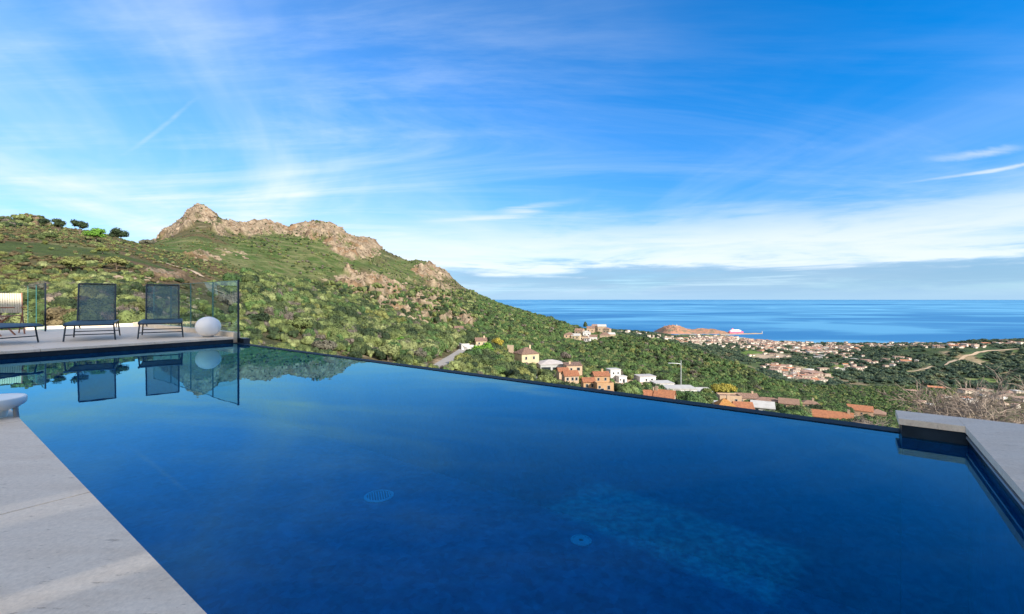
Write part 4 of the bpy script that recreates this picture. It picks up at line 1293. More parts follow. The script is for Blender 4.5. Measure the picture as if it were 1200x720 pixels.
def gn_scatter(name, meshes, pts, rots, scls, idxs, label):
    c = bpy.data.collections.new(name + '_kinds')
    for i, me_ in enumerate(meshes):
        c.objects.link(bpy.data.objects.new('%s_kind_%02d' % (name, i), me_))
    me_ = bpy.data.meshes.new(name)
    me_.vertices.add(len(pts))
    me_.vertices.foreach_set('co', np.asarray(pts, np.float32).reshape(-1))
    for an, ty, dat, f_ in (('rot', 'FLOAT', rots, 'value'), ('scl', 'FLOAT_VECTOR', scls, 'vector'), ('idx', 'INT', idxs, 'value')):
        at_ = me_.attributes.new(an, ty, 'POINT')
        at_.data.foreach_set(f_, np.asarray(dat, np.int32 if ty == 'INT' else np.float32).reshape(-1))
    o = bpy.data.objects.new(name, me_); COL.objects.link(o)
    ng = bpy.data.node_groups.new(name, 'GeometryNodeTree')
    ng.interface.new_socket('Geometry', in_out='INPUT', socket_type='NodeSocketGeometry')
    ng.interface.new_socket('Geometry', in_out='OUTPUT', socket_type='NodeSocketGeometry')
    gi = ng.nodes.new('NodeGroupInput'); go = ng.nodes.new('NodeGroupOutput')
    ip = ng.nodes.new('GeometryNodeInstanceOnPoints')
    ci = ng.nodes.new('GeometryNodeCollectionInfo')
    ci.inputs['Collection'].default_value = c
    ci.inputs['Separate Children'].default_value = True
    ci.inputs['Reset Children'].default_value = True
    def attr(n_, ty):
        a_ = ng.nodes.new('GeometryNodeInputNamedAttribute'); a_.data_type = ty; a_.inputs['Name'].default_value = n_
        return a_.outputs['Attribute']
    cx = ng.nodes.new('ShaderNodeCombineXYZ')
    ng.links.new(attr('rot', 'FLOAT'), cx.inputs[2])
    ng.links.new(gi.outputs[0], ip.inputs['Points'])
    ng.links.new(ci.outputs[0], ip.inputs['Instance'])
    ip.inputs['Pick Instance'].default_value = True
    ng.links.new(attr('idx', 'INT'), ip.inputs['Instance Index'])
    ng.links.new(cx.outputs[0], ip.inputs['Rotation'])
    ng.links.new(attr('scl', 'FLOAT_VECTOR'), ip.inputs['Scale'])
    ng.links.new(ip.outputs[0], go.inputs[0])
    md = o.modifiers.new('scatter', 'NODES'); md.node_group = ng
    tag(o, label, 'vegetation', kind='stuff')
    return o


# candidate positions, even in world area, over the hill and the spur
def sample(n, pa, pb, ya, yb):
    u = rng.uniform((pa - 600)/F, (pb - 600)/F, n)
    Y = np.sqrt(rng.uniform(ya*ya, yb*yb, n))
    return u*Y, Y


def visible(X, Y, Zt, slack=4):
    px, py = proj(X, Y, Zt)
    i = np.clip(np.searchsorted(pxs, px), 0, NP_ - 1)
    j = np.clip(np.searchsorted(yy, Y) - 3, 0, NR - 1)
    return (py < OCC[i, j] + slack) & (py < LIP(px) + 14)


ALL = []
def scat(n, pa, pb, ya, yb, dens):
    X, Y = sample(n, pa, pb, ya, yb)
    Z = zat(X, Y)
    px, py = proj(X, Y, Z)
    rk = blobs(ROCK, px, py, Y); gr = blobs(GRASS, px, py, Y); hh = blobs(HEATH, px, py, Y)
    cl = fbm(X/35, Y/35, 4, 201)
    woodz = ((px > 560) & (py > 370)) | ((px > 270) & (py > 325 + (px - 270)*.06))
    d = dens * np.where(woodz, 1.0, .55) * np.clip((cl - .30)*3.4 + np.where(woodz, .45, -.1), 0.03, 1)
    d = d * (1 - .62*np.clip(rk*1.2, 0, 1)*(Y > 130)) * (1 - .05*gr) * (1 - .25*np.clip(hh*1.4, 0, 1))
    brm = blobs([(745, 452, 34, 12, 1, 100, 400), (1010, 494, 30, 7, .9, 100, 400)], px, py, Y)
    d = d*(1 - .9*np.clip(brm*1.3, 0, 1)) * (1 + .9*(hh > .3))
    k = rng.uniform(0, 1, n) < d
    return X[k], Y[k], Z[k], px[k], py[k], woodz[k], hh[k], rk[k]


for args in ((1500, -80, 300, 22, 90, 2.0), (30000, -80, 1100, 42, 300, 1.0), (46000, 150, 1120, 300, 900, 1.0)):
    X, Y, Z, px, py, wz, hh, rk = scat(*args)
    for i in range(len(X)):
        if wz[i] and px[i] < 600 and Y[i] < 330:
            if random.random() < .62: continue
            big = 3.0*random.uniform(.4, 1.4)**1.4
            if Y[i] < 130: big *= 1.25
            big = min(big, .024*Y[i])
        else:
            big = (2.5 if wz[i] else 1.15)*random.uniform(.5, 1.35)**1.3
        if Y[i] < 130: big *= .62
        elif hh[i] > .4: big *= .6
        if px[i] > 700 or (px[i] > 560 and Y[i] > 300):
            kd = random.choices(['wood', 'dark', 'olive', 'yellow', 'grey'], [8, 3, 2.2, .5, .5])[0]
        elif wz[i]:
            kd = random.choices(['olive', 'dark', 'wood', 'yellow', 'grey'], [6, 4.0, 1.6, .7, .9])[0]
        elif hh[i] > .4:
            kd = random.choices(['heath', 'olive', 'dark', 'yellow'], [5, 1.4, .8, .5])[0]
        else:
            kd = random.choices(['olive', 'dark', 'grey', 'heath', 'yellow'], [4, 3, 2.2, 1.2, .6])[0]
        ALL.append([X[i], Y[i], Z[i], big, kd])
A = np.array([[a_[0], a_[1], a_[2], a_[3]] for a_ in ALL])
apx, apy = proj(A[:, 0], A[:, 1], A[:, 2])
tpx, tpy = proj(A[:, 0], A[:, 1], A[:, 2] + A[:, 3]*1.1)
vis = visible(A[:, 0], A[:, 1], A[:, 2] + A[:, 3]*1.1)
rpx = A[:, 3]*F/A[:, 1]
for (x0, x1, t0, b0, Yh) in HOUSES:
    inx = (apx + rpx > x0 - 1) & (apx - rpx < x1 + 1)
    vis &= ~(inx & (apy > t0) & (tpy < b0 - 2.5) & (A[:, 1] < Yh + 14) & (A[:, 1] > Yh*.5))
for pts in ROADS:
    for p in pts[::2]:
        vis &= ~((A[:, 0] - p.x)**2 + (A[:, 1] - p.y)**2 < (2.6 + A[:, 3]*.8)**2)
ids = np.where(vis)[0]
order = ids[np.argsort(-(A[ids, 3]/A[ids, 1]))]
print('bushes', len(ids))
own = order[:300]; restid = order[300:]
ZL = {'olive': 'olive green shrub', 'dark': 'dark green shrub', 'wood': 'mid green bushy tree', 'yellow': 'yellow green shrub', 'grey': 'grey leafless shrub', 'heath': 'low brownish heath shrub'}


MARKS = [(617, 420, 'cream hipped house'), (646, 432, 'grey roofed shed'), (668, 438, 'tall pink block'), (703, 450, 'tallest orange house'), (722, 441, 'two storey white house'), (758, 446, 'flat white bungalow'),
         (800, 460, 'wide white house'), (828, 462, 'pale roofed stone house'), (773, 472, 'pair of orange roofs'), (838, 477, 'white cube house'), (862, 474, 'pink terrace house'), (903, 475, 'broad pale house'), (930, 478, 'pink gable house'),
         (976, 493, 'longest orange roof'), (1018, 487, 'orange roofed pink house by the coping'), (550, 406, 'white gatehouse'), (568, 414, 'vivid green pine'), (848, 460, 'yellow mimosas'), (244, 382, 'white globe lamp'), (190, 366, 'right lounger'),
         (115, 362, 'middle lounger'), (416, 410, 'bright conical tree'), (38, 360, 'left glass fence post'), (302, 350, 'fence corner tree'), (515, 425, 'grey lane'), (693, 392, 'hilltop village'), (8, 360, 'wooden folding chairs')]
ON = ['largest', 'second largest', 'third largest', 'fourth largest', 'fifth largest', 'sixth largest', 'seventh largest', 'eighth largest', 'ninth largest', 'tenth largest', 'eleventh largest', 'twelfth largest']
bins = {}
for i in own:
    px_, py_ = apx[i], (apy[i] + tpy[i])/2
    mk = min(MARKS, key=lambda q: (q[0] - px_)**2 + ((q[1] - py_)*1.4)**2)
    dx, dy = px_ - mk[0], py_ - mk[1]
    dr = ('right of' if dx > 0 else 'left of') if abs(dx) > abs(dy)*1.1 else ('below' if dy > 0 else 'above')
    bins.setdefault((ALL[i][4], dr, mk[2]), []).append(i)
for (kd, dr, nm), lst in bins.items():
    for q, i in enumerate(lst):
        s_ = A[i, 3]
        o = bpy.data.objects.new('shrub', KINDS[kd][random.randrange(3)]); COL.objects.link(o)
        o.location = (A[i, 0], A[i, 1], A[i, 2] - .1*s_)
        o.rotation_euler = (0, 0, random.uniform(0, 6.28)); o.scale = (s_*random.uniform(.9, 1.2), s_*random.uniform(.9, 1.2), s_*random.uniform(1.05, 1.5))
        lb = '%s %s the %s' % (ZL[kd], dr, nm)
        if len(lst) > 1 and q < 12: lb = ON[q] + ' ' + lb
        if q >= 12: lb = 'smaller ' + lb
        tag(o, lb, 'shrub', ZL[kd] + 's %s the %s' % (dr, nm))
near = [i for i in restid if rpx[i] > 3.2]; farr = [i for i in restid if rpx[i] <= 3.2]


def pack(name, idl, lib, label):
    kinds = sorted(lib.keys())
    meshes = []; start = {}
    for kn in kinds:
        start[kn] = len(meshes); meshes += lib[kn]
    pts = []; rots = []; scl = []; ix = []
    for i in idl:
        kd = ALL[i][4]; s_ = A[i, 3]
        pts.append((A[i, 0], A[i, 1], A[i, 2] - .12*s_)); rots.append(random.uniform(0, 6.28))
        scl.append((s_*random.uniform(.85, 1.2), s_*random.uniform(.85, 1.2), s_*random.uniform(1.0, 1.5)*(.75 if kd == 'heath' else 1)))
        ix.append(start[kd] + random.randrange(len(lib[kd])))
    gn_scatter(name, meshes, pts, rots, scl, ix, label)


pack('scrub', near, KINDS, 'dense green and olive scrub covering the near hillside')
pack('woodland', farr, LOW, 'far scrub and woodland clothing the mountain and the spur')

# boulders lying on the rocky parts
def boulder_mesh(seed):
    r = random.Random(seed); bm = bmesh.new()
    bmesh.ops.create_icosphere(bm, subdivisions=2, radius=1)
    for v in bm.verts:
        d = v.co.normalized()
        f_ = 1 + .28*math.sin(d.x*3.1 + seed) * math.cos(d.y*2.7 - seed) + r.uniform(-.10, .10)
        v.co = Vector((d.x*f_*1.2, d.y*f_, max(-.4, d.z*f_*.75)))
    me_ = bpy.data.meshes.new('boulder'); bm.to_mesh(me_); bm.free(); me_.materials.append(M['boulder']); return me_


M['boulder'] = mat('granite_boulder', (0.26, 0.20, 0.14), .9, noise=(1.6, (0.15, 0.11, 0.075), .4, .65), bump=(3, .8, .2))
M['limeb'] = M['boulder']
bmesh_list = [boulder_mesh(q) for q in range(5)]
PT = []
for n_, pa, pb, ya, yb, base_s in ((2600, -80, 300, 24, 110, .42), (34000, 100, 640, 250, 950, 1.05)):
    X, Y = sample(n_, pa, pb, ya, yb); Z = zat(X, Y); px, py = proj(X, Y, Z)
    rk = blobs(ROCK, px, py, Y)
    cl = fbm(X/18, Y/18, 3, 401)
    k = (rng.uniform(0, 1, len(X)) < np.clip(rk*1.1 - .25, 0, 1)*np.clip((cl - .35)*4, .15, 1)) & visible(X, Y, Z + 1, 3)
    for x, y, z in zip(X[k], Y[k], Z[k]):
        s_ = min(base_s*math.exp(random.gauss(0, .5)), base_s*1.7); PT.append((x, y, z, s_))
print('boulders', len(PT))
gn_scatter('boulders', bmesh_list, [p[:3] for p in PT], [random.uniform(0, 6.28) for _ in PT], [(p[3]*random.uniform(.8, 1.3), p[3], p[3]*random.uniform(.7, 1.3)) for p in PT], [random.randrange(5) for _ in PT], 'tan boulders and broken rock strewn over the slopes')

# woods of the plain
X, Y = sample(60000, 640, 1260, 850, 2650)
Z = zat(X, Y); px, py = proj(X, Y, Z)
cl = fbm(X/140, Y/140, 5, 301)
k = (rng.uniform(0, 1, len(X)) < np.clip((cl - .33)*4, .08, 1)) & (Z > SEA + 2)
k &= (blobs(FIELD, px, py, Y) < .25) & (blobs(TAN, px, py, Y) < .4)
k &= visible(X, Y, Z + 8, 3)
X, Y, Z = X[k], Y[k], Z[k]
if len(FARH):
    H = np.array([(h_[1], h_[2]) for h_ in FARH])
    ok = np.ones(len(X), bool)
    for hx, hy in H:
        ok &= ~((np.abs(X - hx) < 11) & (Y < hy + 8) & (Y > hy - 38))
    X, Y, Z = X[ok], Y[ok], Z[ok]
for pts in ROADS[4:]:
    for p in pts[::2]:
        okk = ~((X - p.x)**2 + (Y - p.y)**2 < 17**2); X, Y, Z = X[okk], Y[okk], Z[okk]
print('plain trees', len(X))
s_ = 2.6 + 7.5*rng.uniform(0, 1, len(X))**2.2
gn_scatter('plain_woods', LOW['far'], np.stack([X, Y, Z - .8], -1), rng.uniform(0, 6.28, len(X)), np.stack([s_*1.1, s_*1.1, s_*.95], -1), rng.integers(0, 2, len(X)), 'dark woods spread over the far coastal plain')


# trees that stand out, each with trunk and crown
def tree(px, py, hpx, wpx, kind, label, ymin=40, group=None, name='tree', trunk=.3, Yf=None):
    X, Y, Z = hit(px, py, ymin)
    k = Y/F; h = hpx*k; w_ = wpx*k/2
    g = empty(name, (X, Y, Z), random.uniform(0, 6.28), label=label, cat='tree', group=group)
    th = h*trunk
    r = random.Random(px*31 + py)
    bend = (r.uniform(-.1, .1)*h, r.uniform(-.1, .1)*h)
    mb = MB().tube([(0, 0, -1), (bend[0]*.4, bend[1]*.4, th*.6), (bend[0], bend[1], th*1.25)], [h*.045, h*.035, h*.022], 8)
    for i in range(4):
        a_ = 1.57*i + r.uniform(-.4, .4)
        mb.tube([(bend[0]*.5, bend[1]*.5, th*.7), (math.cos(a_)*w_*.35, math.sin(a_)*w_*.35, th*1.4), (math.cos(a_)*w_*.65, math.sin(a_)*w_*.65, th*1.9)], [h*.022, h*.014, h*.006], 6)
    mb.build('trunk', M['bark'], g)
    if kind == 'cypress':
        ch = h - th*.4
        lob = [(0, 0, th*.4 + ch*f_, w_*s2) for f_, s2 in ((.12, .85), (.3, 1), (.48, .95), (.64, .8), (.78, .6), (.9, .35))]
        me_ = leaf_blob('crown', M['f_dark'], lob, 700, w_*.22, px, core=.8)
    else:
        ch = h - th
        L_ = []
        for i in range(9):
            a_ = 6.28*i/8 + r.uniform(-.3, .3); q = 0 if i == 8 else r.uniform(.45, .68)*w_
            L_.append((math.cos(a_)*q, math.sin(a_)*q, th + ch*r.uniform(.30, .74) + (ch*.12 if i == 8 else 0), min(ch*.5, w_*.5)*r.uniform(.7, 1.05)))
        me_ = leaf_blob('crown', M[kind], L_, 1300, w_*.085, px*3 + 1, core=.74)
    o = bpy.data.objects.new('crown', me_); COL.objects.link(o); o.parent = g
    return g


SK = 'trees along the left skyline'
tree(27, 262, 9, 22, 'f_olive', 'low spreading olive tree at the left end of the skyline', 100, SK)
tree(50, 267, 11, 13, 'f_dark', 'small thin tree, second from the left on the skyline', 100, SK)
tree(69, 272, 15, 13, 'f_dark', 'round dark tree, third from the left on the skyline', 100, SK)
tree(93, 277, 20, 17, 'f_dark', 'tallest dark round tree on the left skyline with a visible trunk', 100, SK)
tree(112, 284, 16, 20, 'f_bright', 'broad bright green tree just under the left skyline', 100, SK)
tree(139, 286, 18, 19, 'f_dark', 'rounded dark tree, furthest right on the left skyline', 100, SK)
tree(172, 289, 8, 18, 'f_grey', 'grey leafless thicket where the skyline meets the rock', 100, SK)
tree(84, 318, 14, 26, 'f_yellow', 'pale green round bush in the middle of the brown heath', 60)
tree(136, 317, 14, 26, 'f_yellow', 'brightest yellow green bush in the brown heath', 60)
tree(58, 282, 8, 17, 'f_olive', 'olive bush below the left skyline trees', 60)
tree(120, 298, 8, 14, 'f_yellow', 'small yellow green bush above the brightest bush', 60)
tree(552, 420, 15, 24, 'f_bright', 'vivid green umbrella pine right of the white gatehouse', 60, name='pine_tree') if False else None
tree(566, 421, 17, 29, 'f_bright', 'vivid green umbrella pine right of the white gatehouse', 60, name='pine_tree')
tree(416, 420, 19, 12, 'cypress', 'bright upright conical tree near the pool edge', 60, name='cypress_tree')
tree(583, 414, 18, 16, 'f_mimosa', 'tree with orange yellow foliage above the green pine', 60)
tree(843, 470, 19, 22, 'f_mimosa', 'left mimosa in yellow blossom above the white cube house', 60, name='mimosa_tree')
tree(853, 466, 17, 20, 'f_mimosa', 'right mimosa in yellow blossom above the pink house', 60, name='mimosa_tree')
tree(828, 470, 16, 14, 'f_olive', 'olive tree just left of the mimosas', 60, name='olive_tree')
tree(800, 475, 12, 13, 'f_olive', 'small round olive tree before the wide white house', 60, name='olive_tree')
tree(824, 479, 14, 24, 'f_olive', 'larger round olive tree left of the white cube house', 60, name='olive_tree')
tree(913, 486, 13, 7, 'cypress', 'taller dark cypress between the pale roofs', 60, name='cypress_tree')
tree(920, 487, 11, 6, 'cypress', 'shorter dark cypress between the pale roofs', 60, name='cypress_tree')
tree(686, 386, 9, 5, 'cypress', 'dark cypress standing over the hilltop village', 500, name='cypress_tree')
tree(662, 382, 5, 4, 'cypress', 'small cypress on the ridge left of the village', 500, name='cypress_tree')
tree(656, 381, 5, 4, 'cypress', 'smallest cypress on the ridge, furthest left', 500, name='cypress_tree')
tree(735, 467, 11, 20, 'f_grey', 'grey leafless shrubby tree on the bare earth by the flat topped orange block', 60)
tree(663, 425, 12, 14, 'f_grey', 'grey bare tree behind the grey shed', 60)
for i, (px, py, h_, w_, kd, lb) in enumerate([(440, 400, 18, 26, 'f_olive', 'round olive coloured tree in the middle of the wooded slope'), (380, 418, 18, 30, 'f_grey', 'grey green thicket tree near the pool edge'), (350, 392, 17, 32, 'f_olive', 'wide olive coloured tree above the grey thicket'),
                                            (470, 412, 15, 24, 'f_bright', 'light green round tree near the small lawn'), (455, 424, 18, 28, 'f_olive', 'large olive tree close to the pool edge left of the lane'), (490, 425, 14, 20, 'f_grey', 'brownish bare tree close to the pool edge left of the lane'),
                                            (302, 385, 16, 30, 'f_dark', 'dark evergreen tree right of the glass fence'), (335, 360, 14, 30, 'f_yellow', 'yellow green tree upper left of the wooded slope'), (410, 372, 12, 26, 'f_dark', 'dark evergreen in the upper part of the wooded slope'), (300, 350, 13, 22, 'f_yellow', 'bright yellow green tree just over the glass fence corner'), (590, 430, 16, 20, 'f_olive', 'olive tree left of the lane below the cream house'), (640, 455, 13, 26, 'f_olive', 'olive tree before the grey shed'),
                                            (565, 436, 14, 30, 'f_olive', 'grey olive tree below the vivid green pine'), (608, 438, 12, 18, 'f_dark', 'dark tree between the lane and the cream house')]):
    tree(px, py, h_, w_, kd, lb, 50)


# bare trees at the right
def bare_tree(base, top, seed, label, width):
    r = random.Random(seed)
    g = empty('bare_tree', base, 0, label=label, cat='tree', group=None)
    tb = MB(); tw_ = MB()
    H = top
    def grow(p, d, length, rad, depth):
        segs = 3
        pts = [p]; q = p.copy(); dd = d.copy()
        for i in range(segs):
            dd = (dd + Vector((r.gauss(0, .16), r.gauss(0, .16), r.gauss(0, .14) + .01))).normalized()
            q = q + dd*length/segs
            pts.append(q.copy())
        rs = [rad*(1 - .35*i/segs) for i in range(segs + 1)]
        (tb if depth < 3 else tw_).tube(pts, rs, 6 if depth < 3 else 3, cap=False)
        if depth >= 6 or rad < .0022: return
        n = 3 if depth < 6 else 2
        for i in range(n):
            sp = .58 if depth else .75
            nd = (dd + Vector((r.gauss(0, sp)*width, r.gauss(0, sp)*width, r.gauss(0, .32)))).normalized()
            grow(pts[-1] if i < 2 else pts[r.choice((1, 2))], nd, length*r.uniform(.68, .88), rad*r.uniform(.60, .74), depth + 1)
    grow(Vector((0, 0, 0)), Vector((r.uniform(-.15, .15), 0, 1)), H*.30, H*.020, 0)
    tb.build('trunk', M['twig_bark'], g)
    tw_.build('branches', M['twig'], g)


BT = [(1072, 453, 15.0, 5, 1.2, 'low bare tree nearest the stone coping corner'), (1094, 439, 17.0, 8, 1.1, 'bare tree second from the stone coping corner'), (1118, 437, 14.5, 15, 1.1, 'bare tree third from the stone coping corner'),
      (1143, 423, 16.0, 12, 1.0, 'tallest bare tree, standing over the other leafless ones'), (1165, 439, 14.2, 44, 1.2, 'bare tree just right of the tallest leafless one'), (1190, 431, 15.0, 23, 1.1, 'bare tree close to the right border'), (1214, 435, 14.0, 52, 1.1, 'bare tree cut by the right border'), (1245, 431, 16.0, 31, 1.1, 'bare tree beyond the right border')]
for px, topy, Yb, seed, width, lb in BT:
    x = (px - 600)/F*Yb
    zt = EYE - (topy - HZ)/F*Yb
    zb = -5.2
    bare_tree((x, Yb, zb), (zt - zb)*.95, seed, lb, width)

# ------------------------------------------------------------------ pool and deck
S0, S1 = -.565, 10.45
T0, T1 = .46, 4.10
WZ = -.12
FZ = -1.42


def local(name, mb, m_, parent=None, **kw):
    o = mb.build(name, m_, parent)
    o.rotation_euler = (0, 0, LOC_RZ - math.pi/2*0)
    return o


def pl(poly):      # (s, t) -> world xy
    return [PW(s_, t_)[:2] for s_, t_ in poly]


# basin floor and walls
fl = MB().add([(*PW(S0 - .3, T0 - .3)[:2], FZ), (*PW(S0 - .3, T1 + .2)[:2], FZ), (*PW(S1 + .3, T1 + .2)[:2], FZ), (*PW(S1 + .3, T0 - .3)[:2], FZ)], [(0, 1, 2, 3)])
o = fl.build('pool_floor', M['pool_floor']); tag(o, 'mottled dark blue tiled floor of the pool', 'pool floor', kind='structure')
WALLS = [[(S0 - .3, T0 - .25), (S1 + .02, T0 - .25), (S1 + .02, T0 - .012), (S0 - .3, T0 - .012)],
         [(S1 + .023, T0 - .3), (S1 + .3, T0 - .3), (S1 + .3, T1 + .05), (S1 + .023, T1 + .05)],
         [(S0 - .30, T0 - .012), (S0 - .02, T0 - .012), (S0 - .02, T1 + .1), (S0 - .30, T1 + .1)],
         [(S0 - .017, T1 - .08), (-.262, T1 - .08), (-.262, T1 + .12), (S0 - .017, T1 + .12)]]
wl = MB(); wu = MB()
for w_ in WALLS:
    wl.prism(pl(w_), FZ - .1, WZ - .012); wu.prism(pl(w_), WZ - .011, -.045)
o = fixn(wl.build('pool_lining', M['pool_floor'])); tag(o, 'blue mosaic lining of the pool under the water', 'pool wall', kind='structure')
o = fixn(wu.build('pool_wall', M['pool_tile'])); tag(o, 'dark tiled band of the pool walls above the water', 'pool wall', kind='structure')
lip = MB().prism(pl([(-.259, T1), (S1 + .02, T1), (S1 + .02, T1 + .13), (-.259, T1 + .13)]), FZ - .1, WZ + .006)
o = fixn(lip.build('overflow_edge', M['lip_tile'])); tag(o, 'dark overflow edge along the far side of the pool', 'pool edge', kind='structure')
ln = MB().prism(pl([(-.259, T1 - .012), (S1 + .02, T1 - .012), (S1 + .02, T1 - .001), (-.259, T1 - .001)]), FZ - .1, WZ - .03)
o = fixn(ln.build('pool_lining', M['pool_floor'])); tag(o, 'blue mosaic lining on the inside of the overflow edge', 'pool wall', kind='structure')
catch = MB().prism(pl([(-.6, T1 + .14), (S1 + .2, T1 + .14), (S1 + .2, T1 + .9), (-.6, T1 + .9)]), -1.6, -1.3)
o = fixn(catch.build('catch_basin', M['pool_tile'])); tag(o, 'catch basin below the overflow edge', 'pool basin', kind='structure')
ow = MB().prism(pl([(-.3, T1 + .131), (S1, T1 + .131), (S1, T1 + .14), (-.3, T1 + .14)]), -6, WZ - .03)
o = fixn(ow.build('outer_wall', M['pool_tile'])); tag(o, 'outer retaining wall of the pool', 'wall', kind='structure')
wt = MB().add([(*PW(S0 - .02, T0 - .012)[:2], WZ), (*PW(S0 - .02, T1 + .01)[:2], WZ), (*PW(S1 + .023, T1 + .01)[:2], WZ), (*PW(S1 + .023, T0 - .012)[:2], WZ)], [(0, 1, 2, 3)])
o = wt.build('pool_water', M['water']); tag(o, 'still deep blue water brimming to the pool edge', 'water', kind='structure')
# ledge line under the right coping
o = fixn(MB().prism(pl([(S0 - .019, T0), (S0 - .003, T0), (S0 - .003, T1 - .1), (S0 - .019, T1 - .1)]), -.075, -.062).build('tile_strip', M['galv']))
tag(o, 'thin pale strip on the dark wall below the right coping', 'trim', kind='structure')


def slabs(name, poly, z0, z1, label, cat='deck'):
    mb = MB()
    mb.prism(pl(poly), z0, z1)
    o = fixn(mb.build(name, [M['stone']]))
    bv = o.modifiers.new('bevel', 'BEVEL'); bv.width = .006; bv.segments = 2
    return tag(o, label, cat, kind='structure')


JT = .007
# near coping: slabs 1.2 m long along the pool
def coping_run(name, s_list, ta, tb, label):
    mb = MB()
    for a_, b_ in zip(s_list[:-1], s_list[1:]):
        mb.prism(pl([(a_ + JT/2, ta), (b_ - JT/2, ta), (b_ - JT/2, tb), (a_ + JT/2, tb)]), -.04, 0)
    o = fixn(mb.build(name, M['stone']))
    return tag(o, label, 'coping', kind='structure')


slist = [S0 - 8 + 1.85*i for i in range(15)]
slist = [x for x in slist if x < 14]
for b_i, (ta, tb) in enumerate(((-2.4, -1.2), (-1.2 + JT, T0))):
    coping_run('pool_terrace', [x + .0*b_i for x in slist], ta, tb, ('pale limestone terrace behind the near coping', 'pale limestone coping along the near side of the pool')[b_i])
o = fixn(MB().prism(pl([(-9, -14), (20, -14), (20, T0 - .03), (-9, T0 - .03)]), -.30, -.0405).build('terrace_base', M['stone_edge'])); tag(o, 'stone base of the terrace', 'terrace', kind='structure')
# right terrace
tl = [-2.4, -1.2, 0, 1.35, 2.7, 4.295]
mb = MB()
for a_, b_ in zip(tl[:-1], tl[1:]):
    a2 = max(a_, T0) if b_ > T0 else None
    if a2 is None: continue
    for sa, sb in ((-.865*0 + S0 - .9, S0), (S0 - 2.4, S0 - .9 - JT), (S0 - 6, S0 - 2.4 - JT)):
        mb.prism(pl([(sa, a2 + JT), (sb, a2 + JT), (sb, b_), (sa, b_)]), -.04, 0)
mb.prism(pl([(S0 + .001, T1 - .095), (-.245, T1 - .095), (-.245, 4.295), (S0 + .001, 4.295)]), -.04, -.0003)
o = fixn(mb.build('right_terrace', M['stone'])); tag(o, 'pale stone coping and terrace at the right of the pool', 'coping', kind='structure')
o = fixn(MB().prism(pl([(S0 - 6, T0), (S0 - .303, T0), (S0 - .303, 4.27), (S0 - 6, 4.27)]), -5, -.0405).prism(pl([(S0 - .30, T1 + .123), (-.262, T1 + .123), (-.262, 4.27), (S0 - .30, 4.27)]), -5, -.0407).build('terrace_wall', M['stone_edge'])); tag(o, 'retaining wall under the right terrace', 'wall', kind='structure')
# far deck
mb = MB()
ss = [S1, 11.95, 13.45, 14.95, 16.2, 17.6]
tt = [-3.2, -1.7, -.2, 1.3, 2.8, 4.16]
for i in range(len(ss) - 1):
    for j in range(len(tt) - 1):
        if i == 4 and j > 3: pass
        mb.prism(pl([(ss[i] + JT/2, tt[j] + JT/2), (ss[i+1] - JT/2, tt[j] + JT/2), (ss[i+1] - JT/2, tt[j+1] - JT/2), (ss[i] + JT/2, tt[j+1] - JT/2)]), -.04, .0)
o = fixn(mb.build('pool_deck', M['stone'])); tag(o, 'pale stone sun deck at the far left end of the pool', 'deck', kind='structure')
o = fixn(MB().prism(pl([(S1 + .303, -4), (17.5, -4), (17.5, 4.16), (S1 + .303, 4.16)]), -4, -.0405).build('deck_base', M['stone_edge'])); tag(o, 'masonry base of the sun deck', 'deck', kind='structure')
# low kerb along the outer side
o = fixn(MB().prism(pl([(S1 + .05, 4.165), (17.6, 4.165), (17.6, 4.30), (S1 + .05, 4.30)]), -3.0, .10).build('deck_kerb', M['stone'])); tag(o, 'low stone kerb carrying the glass panels', 'kerb', kind='structure')
o = fixn(MB().prism(pl([(17.603, 1.9), (17.75, 1.9), (17.75, 4.3), (17.603, 4.3)]), -3.0, .07).build('deck_kerb', M['stone'])); tag(o, 'low stone kerb at the back of the sun deck', 'kerb', kind='structure')

# glass fence panels
def glass_panel(s0, s1, t, z0, z1, label, along='s'):
    a_ = PW(s0, t) if along == 's' else PW(t, s0)
    g = empty('glass_panel', (a_[0], a_[1], z0), 0, label=label, cat='glass panel', group='glass fence panels')
    cx, cy = a_[0], a_[1]
    def q(s_, t_): 
        p = PW(s_, t_)
        return (p[0] - cx, p[1] - cy)
    th = .012; e = .012
    def pr(sa, sb, ta, tb): return [q(sa, ta), q(sb, ta), q(sb, tb), q(sa, tb)]
    # one pane, coloured edge strips
    vs = [(*q(s0 + e, t), 0), (*q(s1 - e, t), 0), (*q(s1 - e, t), z1 - z0 - e), (*q(s0 + e, t), z1 - z0 - e)]
    MB().add(vs, [(0, 1, 2, 3)]).build('pane', M['glass'], g)
    ed = MB()
    ed.prism(pr(s0, s0 + e, t - th/2, t + th/2), 0, z1 - z0)
    ed.prism(pr(s1 - e, s1, t - th/2, t + th/2), 0, z1 - z0)
    ed.prism(pr(s0 + e + .001, s1 - e - .001, t - th/2, t + th/2), z1 - z0 - e, z1 - z0 - .001)
    fixn(ed.build('edge', M['glass_edge'], g))
    return g


